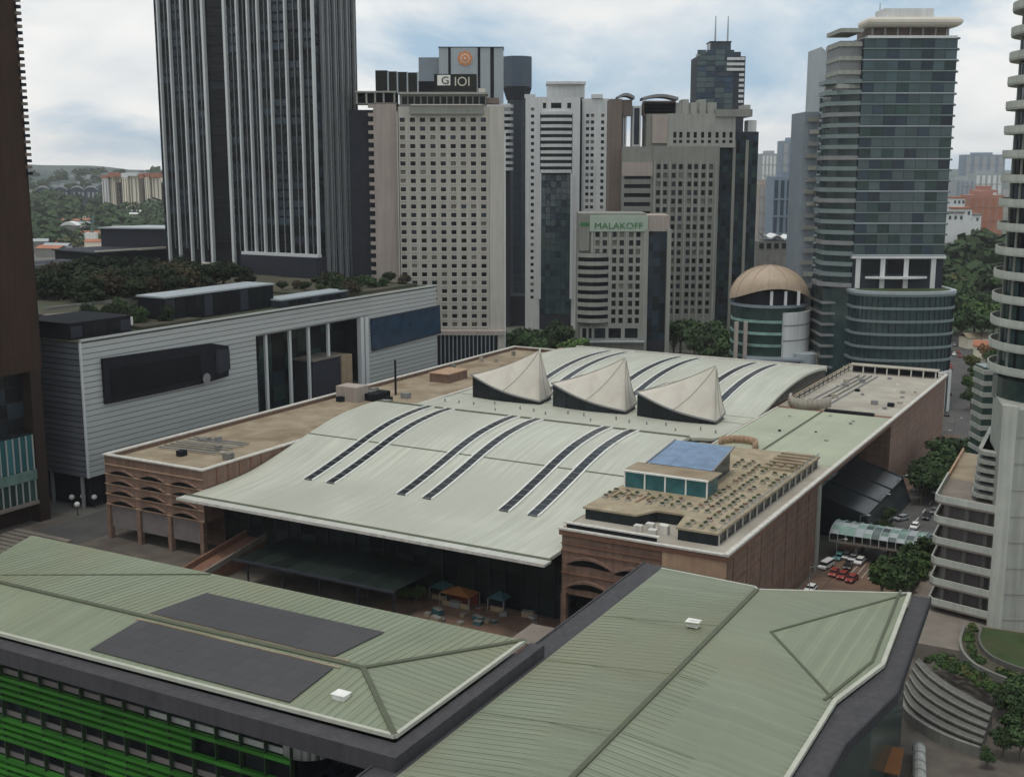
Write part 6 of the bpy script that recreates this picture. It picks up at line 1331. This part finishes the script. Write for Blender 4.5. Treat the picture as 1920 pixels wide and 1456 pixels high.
# ------------------------------------------------------------------ curved terraces and garden at lower right
def path3(pts, z, n=5):
    """smooth ground path through photo points at height z"""
    P = [atz(x, y, z) for x, y in pts]; out = []
    for i in range(len(P)-1):
        a_, b_, c_, d_ = P[max(i-1, 0)], P[i], P[i+1], P[min(i+2, len(P)-1)]
        for k in range(n): t = k/n; out.append(0.5*((2*b_)+(c_-a_)*t+(2*a_-5*b_+4*c_-d_)*t*t+(3*b_-a_-3*c_+d_)*t**3))
    return out + [P[-1]]
def wall_along(P, w_, z0, z1, c0):
    mb = MB()
    for p, q in zip(P, P[1:]):
        d = (q-p); d.z = 0; d.normalize(); s_ = Vector((-d.y, d.x, 0))*w_/2; mb.prism([((p-s_-c0).x, (p-s_-c0).y), ((q-s_-c0).x, (q-s_-c0).y), ((q+s_-c0).x, (q+s_-c0).y), ((p+s_-c0).x, (p+s_-c0).y)], z0, z1)
    return mb
c0 = atz(1770, 1330, 0)
tc_ = thing('curved_terrace', 'broad curved concrete ramp with ribbed steps below the concrete decks', 'terrace', c0)
cu = [(1722, 1238), (1746, 1262), (1778, 1286), (1818, 1310), (1862, 1332)]; cl = [(1686, 1306), (1700, 1338), (1740, 1368), (1790, 1392), (1836, 1408)]
lines = [path3([(a_[0]+(b_[0]-a_[0])*k/6, a_[1]+(b_[1]-a_[1])*k/6) for a_, b_ in zip(cu, cl)], 2.6-.25*k) for k in range(7)]
for k in range(6):
    A_, B_ = lines[k], lines[k+1]; mb = MB(); z1 = 3.2-.42*k
    for i in range(len(A_)-1):
        q4 = [A_[i], A_[i+1], A_[i+1].lerp(B_[i+1], .94), A_[i].lerp(B_[i], .94)]; mb.prism([((p-c0).x, (p-c0).y) for p in q4], 0.03, z1)
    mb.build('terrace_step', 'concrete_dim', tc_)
    wall_along(B_, .25, z1-.02, z1+.3, c0).build('step_edge', 'concrete', tc_)
wall_along(lines[6], .6, .03, 1.9, c0).build('outer_wall', 'concrete', tc_)
kp = path3([(1808, 1178), (1800, 1204), (1806, 1228), (1826, 1249), (1856, 1265), (1892, 1279), (1935, 1293)], 3.0)
gd = thing('curved_garden', 'grass garden held by a pale curved kerb under the tower pier', 'garden', c0)
wall_along(kp, .5, 0.03, 3.8, c0).build('kerb', 'concrete', gd)
far_c = atz(1960, 1200, 3)
inn = [p.lerp(far_c, .10) for p in kp]; in2 = [p.lerp(far_c, .22) for p in kp]
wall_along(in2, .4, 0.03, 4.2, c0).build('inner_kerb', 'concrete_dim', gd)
MB().prism([((p-c0).x, (p-c0).y) for p in in2] + [((far_c-c0).x, (far_c-c0).y)], .03, 3.9).build('lawn', 'grass', gd)
MB().prism([((p-c0).x, (p-c0).y) for p in kp] + [((p-c0).x, (p-c0).y) for p in in2[::-1]], .03, 3.3).build('planting', 'soil', gd)
shb = [leaf_blob(160, 1.0, 1.0, .7, .2, random.Random(70+i), .6).mesh('bush', ['leaf_mid', 'leaf_dark', 'leaf_olive'][i]) for i in range(3)]
for i in range(40):
    p = random.choice(inn)+Vector((random.uniform(-.5, .5), random.uniform(-.5, .5), 0))-c0; o = link('bush', random.choice(shb), gd, loc=(p.x, p.y, 3.2), rotz=random.uniform(0, 6)); o.scale = (random.uniform(.5, .9),)*3
bd_ = thing('shrub_bed', 'olive shrub bed between the ribbed ramp and the curved kerb', 'garden', c0)
for i in range(60):
    t = random.random(); P = atz(1735+150*t+random.uniform(-6, 6), 1240+72*t+random.uniform(-14, 8)-14*math.sin(3.1*t), 3); o = link('bush', random.choice(shb), bd_, loc=(P.x-c0.x, P.y-c0.y, 2.8), rotz=random.uniform(0, 6)); o.scale = (random.uniform(.5, 1.1),)*3
for px, py, h in ((1885, 1350, 9), (1905, 1330, 11), (1895, 1390, 8), (1915, 1370, 10), (1880, 1420, 8), (1912, 1425, 9), (1600, 1420, 7), (1630, 1390, 7), (1615, 1448, 6), (1850, 1440, 5)):
    q = atz(px, py, 0); tree(q, h*.7, 'tree in the garden corner below the curved terrace', 'trees below the curved terrace', [0, 2])
q = atz(1668, 1452, 0); os_ = thing('orange_awning', 'orange awning on posts beside the sage roof gutter', 'awning', q, math.radians(-22))
sheet([(-1.6, -5, 2.9), (1.7, -5, 2.9), (1.7, 3, 3.3), (-1.6, 3, 3.3)], .12).build('awning_sheet', 'orange_sheet', os_)
for sx in (-1.4, 1.5):
    for sy in (-4.5, 2.5): MB().cyl(sx, sy, .08, 0, 2.9, 8).build('post', 'mid_grey', os_)
q = atz(1722, 1420, 0); wd = thing('white_duct', 'pale round duct lying beside the orange awning', 'duct', q, math.radians(-18))
dm_ = MB(); A = [2*math.pi*i/14 for i in range(14)]; dm_.add([(1.0*math.cos(a), -12, 1.3+1.0*math.sin(a)) for a in A]+[(1.0*math.cos(a), 1, 1.3+1.0*math.sin(a)) for a in A], [tuple(range(14)), tuple(range(27, 13, -1))]+[(i, 14+i, 14+(i+1) % 14, (i+1) % 14) for i in range(14)]); dm_.build('duct_tube', 'panel_pale', wd)
for k in range(5): MB().cyl(0, 0, 1.12, -.12, .12, 14).build('duct_collar', 'mid_grey', wd)
for i, ch in enumerate([c for c in wd.children if c.name.startswith('duct_collar')]): ch.rotation_euler = (math.pi/2, 0, 0); ch.location = (0, -11+2.9*i, 1.3)
for k in range(3): MB().box(-.8, .8, -10+4.5*k, -9.6+4.5*k, 0, .5).build('duct_cradle', 'concrete', wd)
# street lamps along the street
lm = MB().cyl(0, 0, .11, 0, 7.5, 8, r1=.07).bar((0, 0, 7.4), (1.8, 0, 7.9), .12).mesh('lamp_post', 'mid_grey'); lh = MB().box(1.6, 2.4, -.18, .18, 7.8, 7.95).mesh('lamp_head', 'lamp_clear')
for k in range(9):
    t = thing('street_lamp', 'slim grey street lamp along the kerb beside the brick flank', 'street lamp', F.w(4.0, 40+22*k, .14), F.a, 'street lamps along the kerb'); link('lamp_post', lm, t); link('lamp_head', lh, t)
for gname in {g_ for _, _, g_, _, _ in TREELIST}:
    hs_ = sorted(h for _, _, g_, _, h in TREELIST if g_ == gname); a_, b_ = hs_[len(hs_)//3], hs_[2*len(hs_)//3]
    for t_, lab, g_, colr, h in TREELIST:
        if g_ == gname: t_['label'] = '%s %s %s' % ('short' if h < a_ else 'tall' if h > b_ else 'mid height', colr, lab)
# ------------------------------------------------------------------ haze
hz = bpy.data.materials.new('haze'); hz.use_nodes = True; nt = hz.node_tree
for n_ in list(nt.nodes):
    if n_.type != 'OUTPUT_MATERIAL': nt.nodes.remove(n_)
pv_ = nt.nodes.new('ShaderNodeVolumePrincipled'); pv_.inputs['Density'].default_value = 0.00006; pv_.inputs['Color'].default_value = (0.96, 0.98, 1.0, 1); pv_.inputs['Anisotropy'].default_value = 0.2
nt.links.new(pv_.outputs[0], [n_ for n_ in nt.nodes if n_.type == 'OUTPUT_MATERIAL'][0].inputs['Volume'])
hb = MB().box(-4600, 4600, -600, 7100, -4, 235).build('haze', hz, None, False, 'stuff'); hb['label'] = 'thin pale city haze'
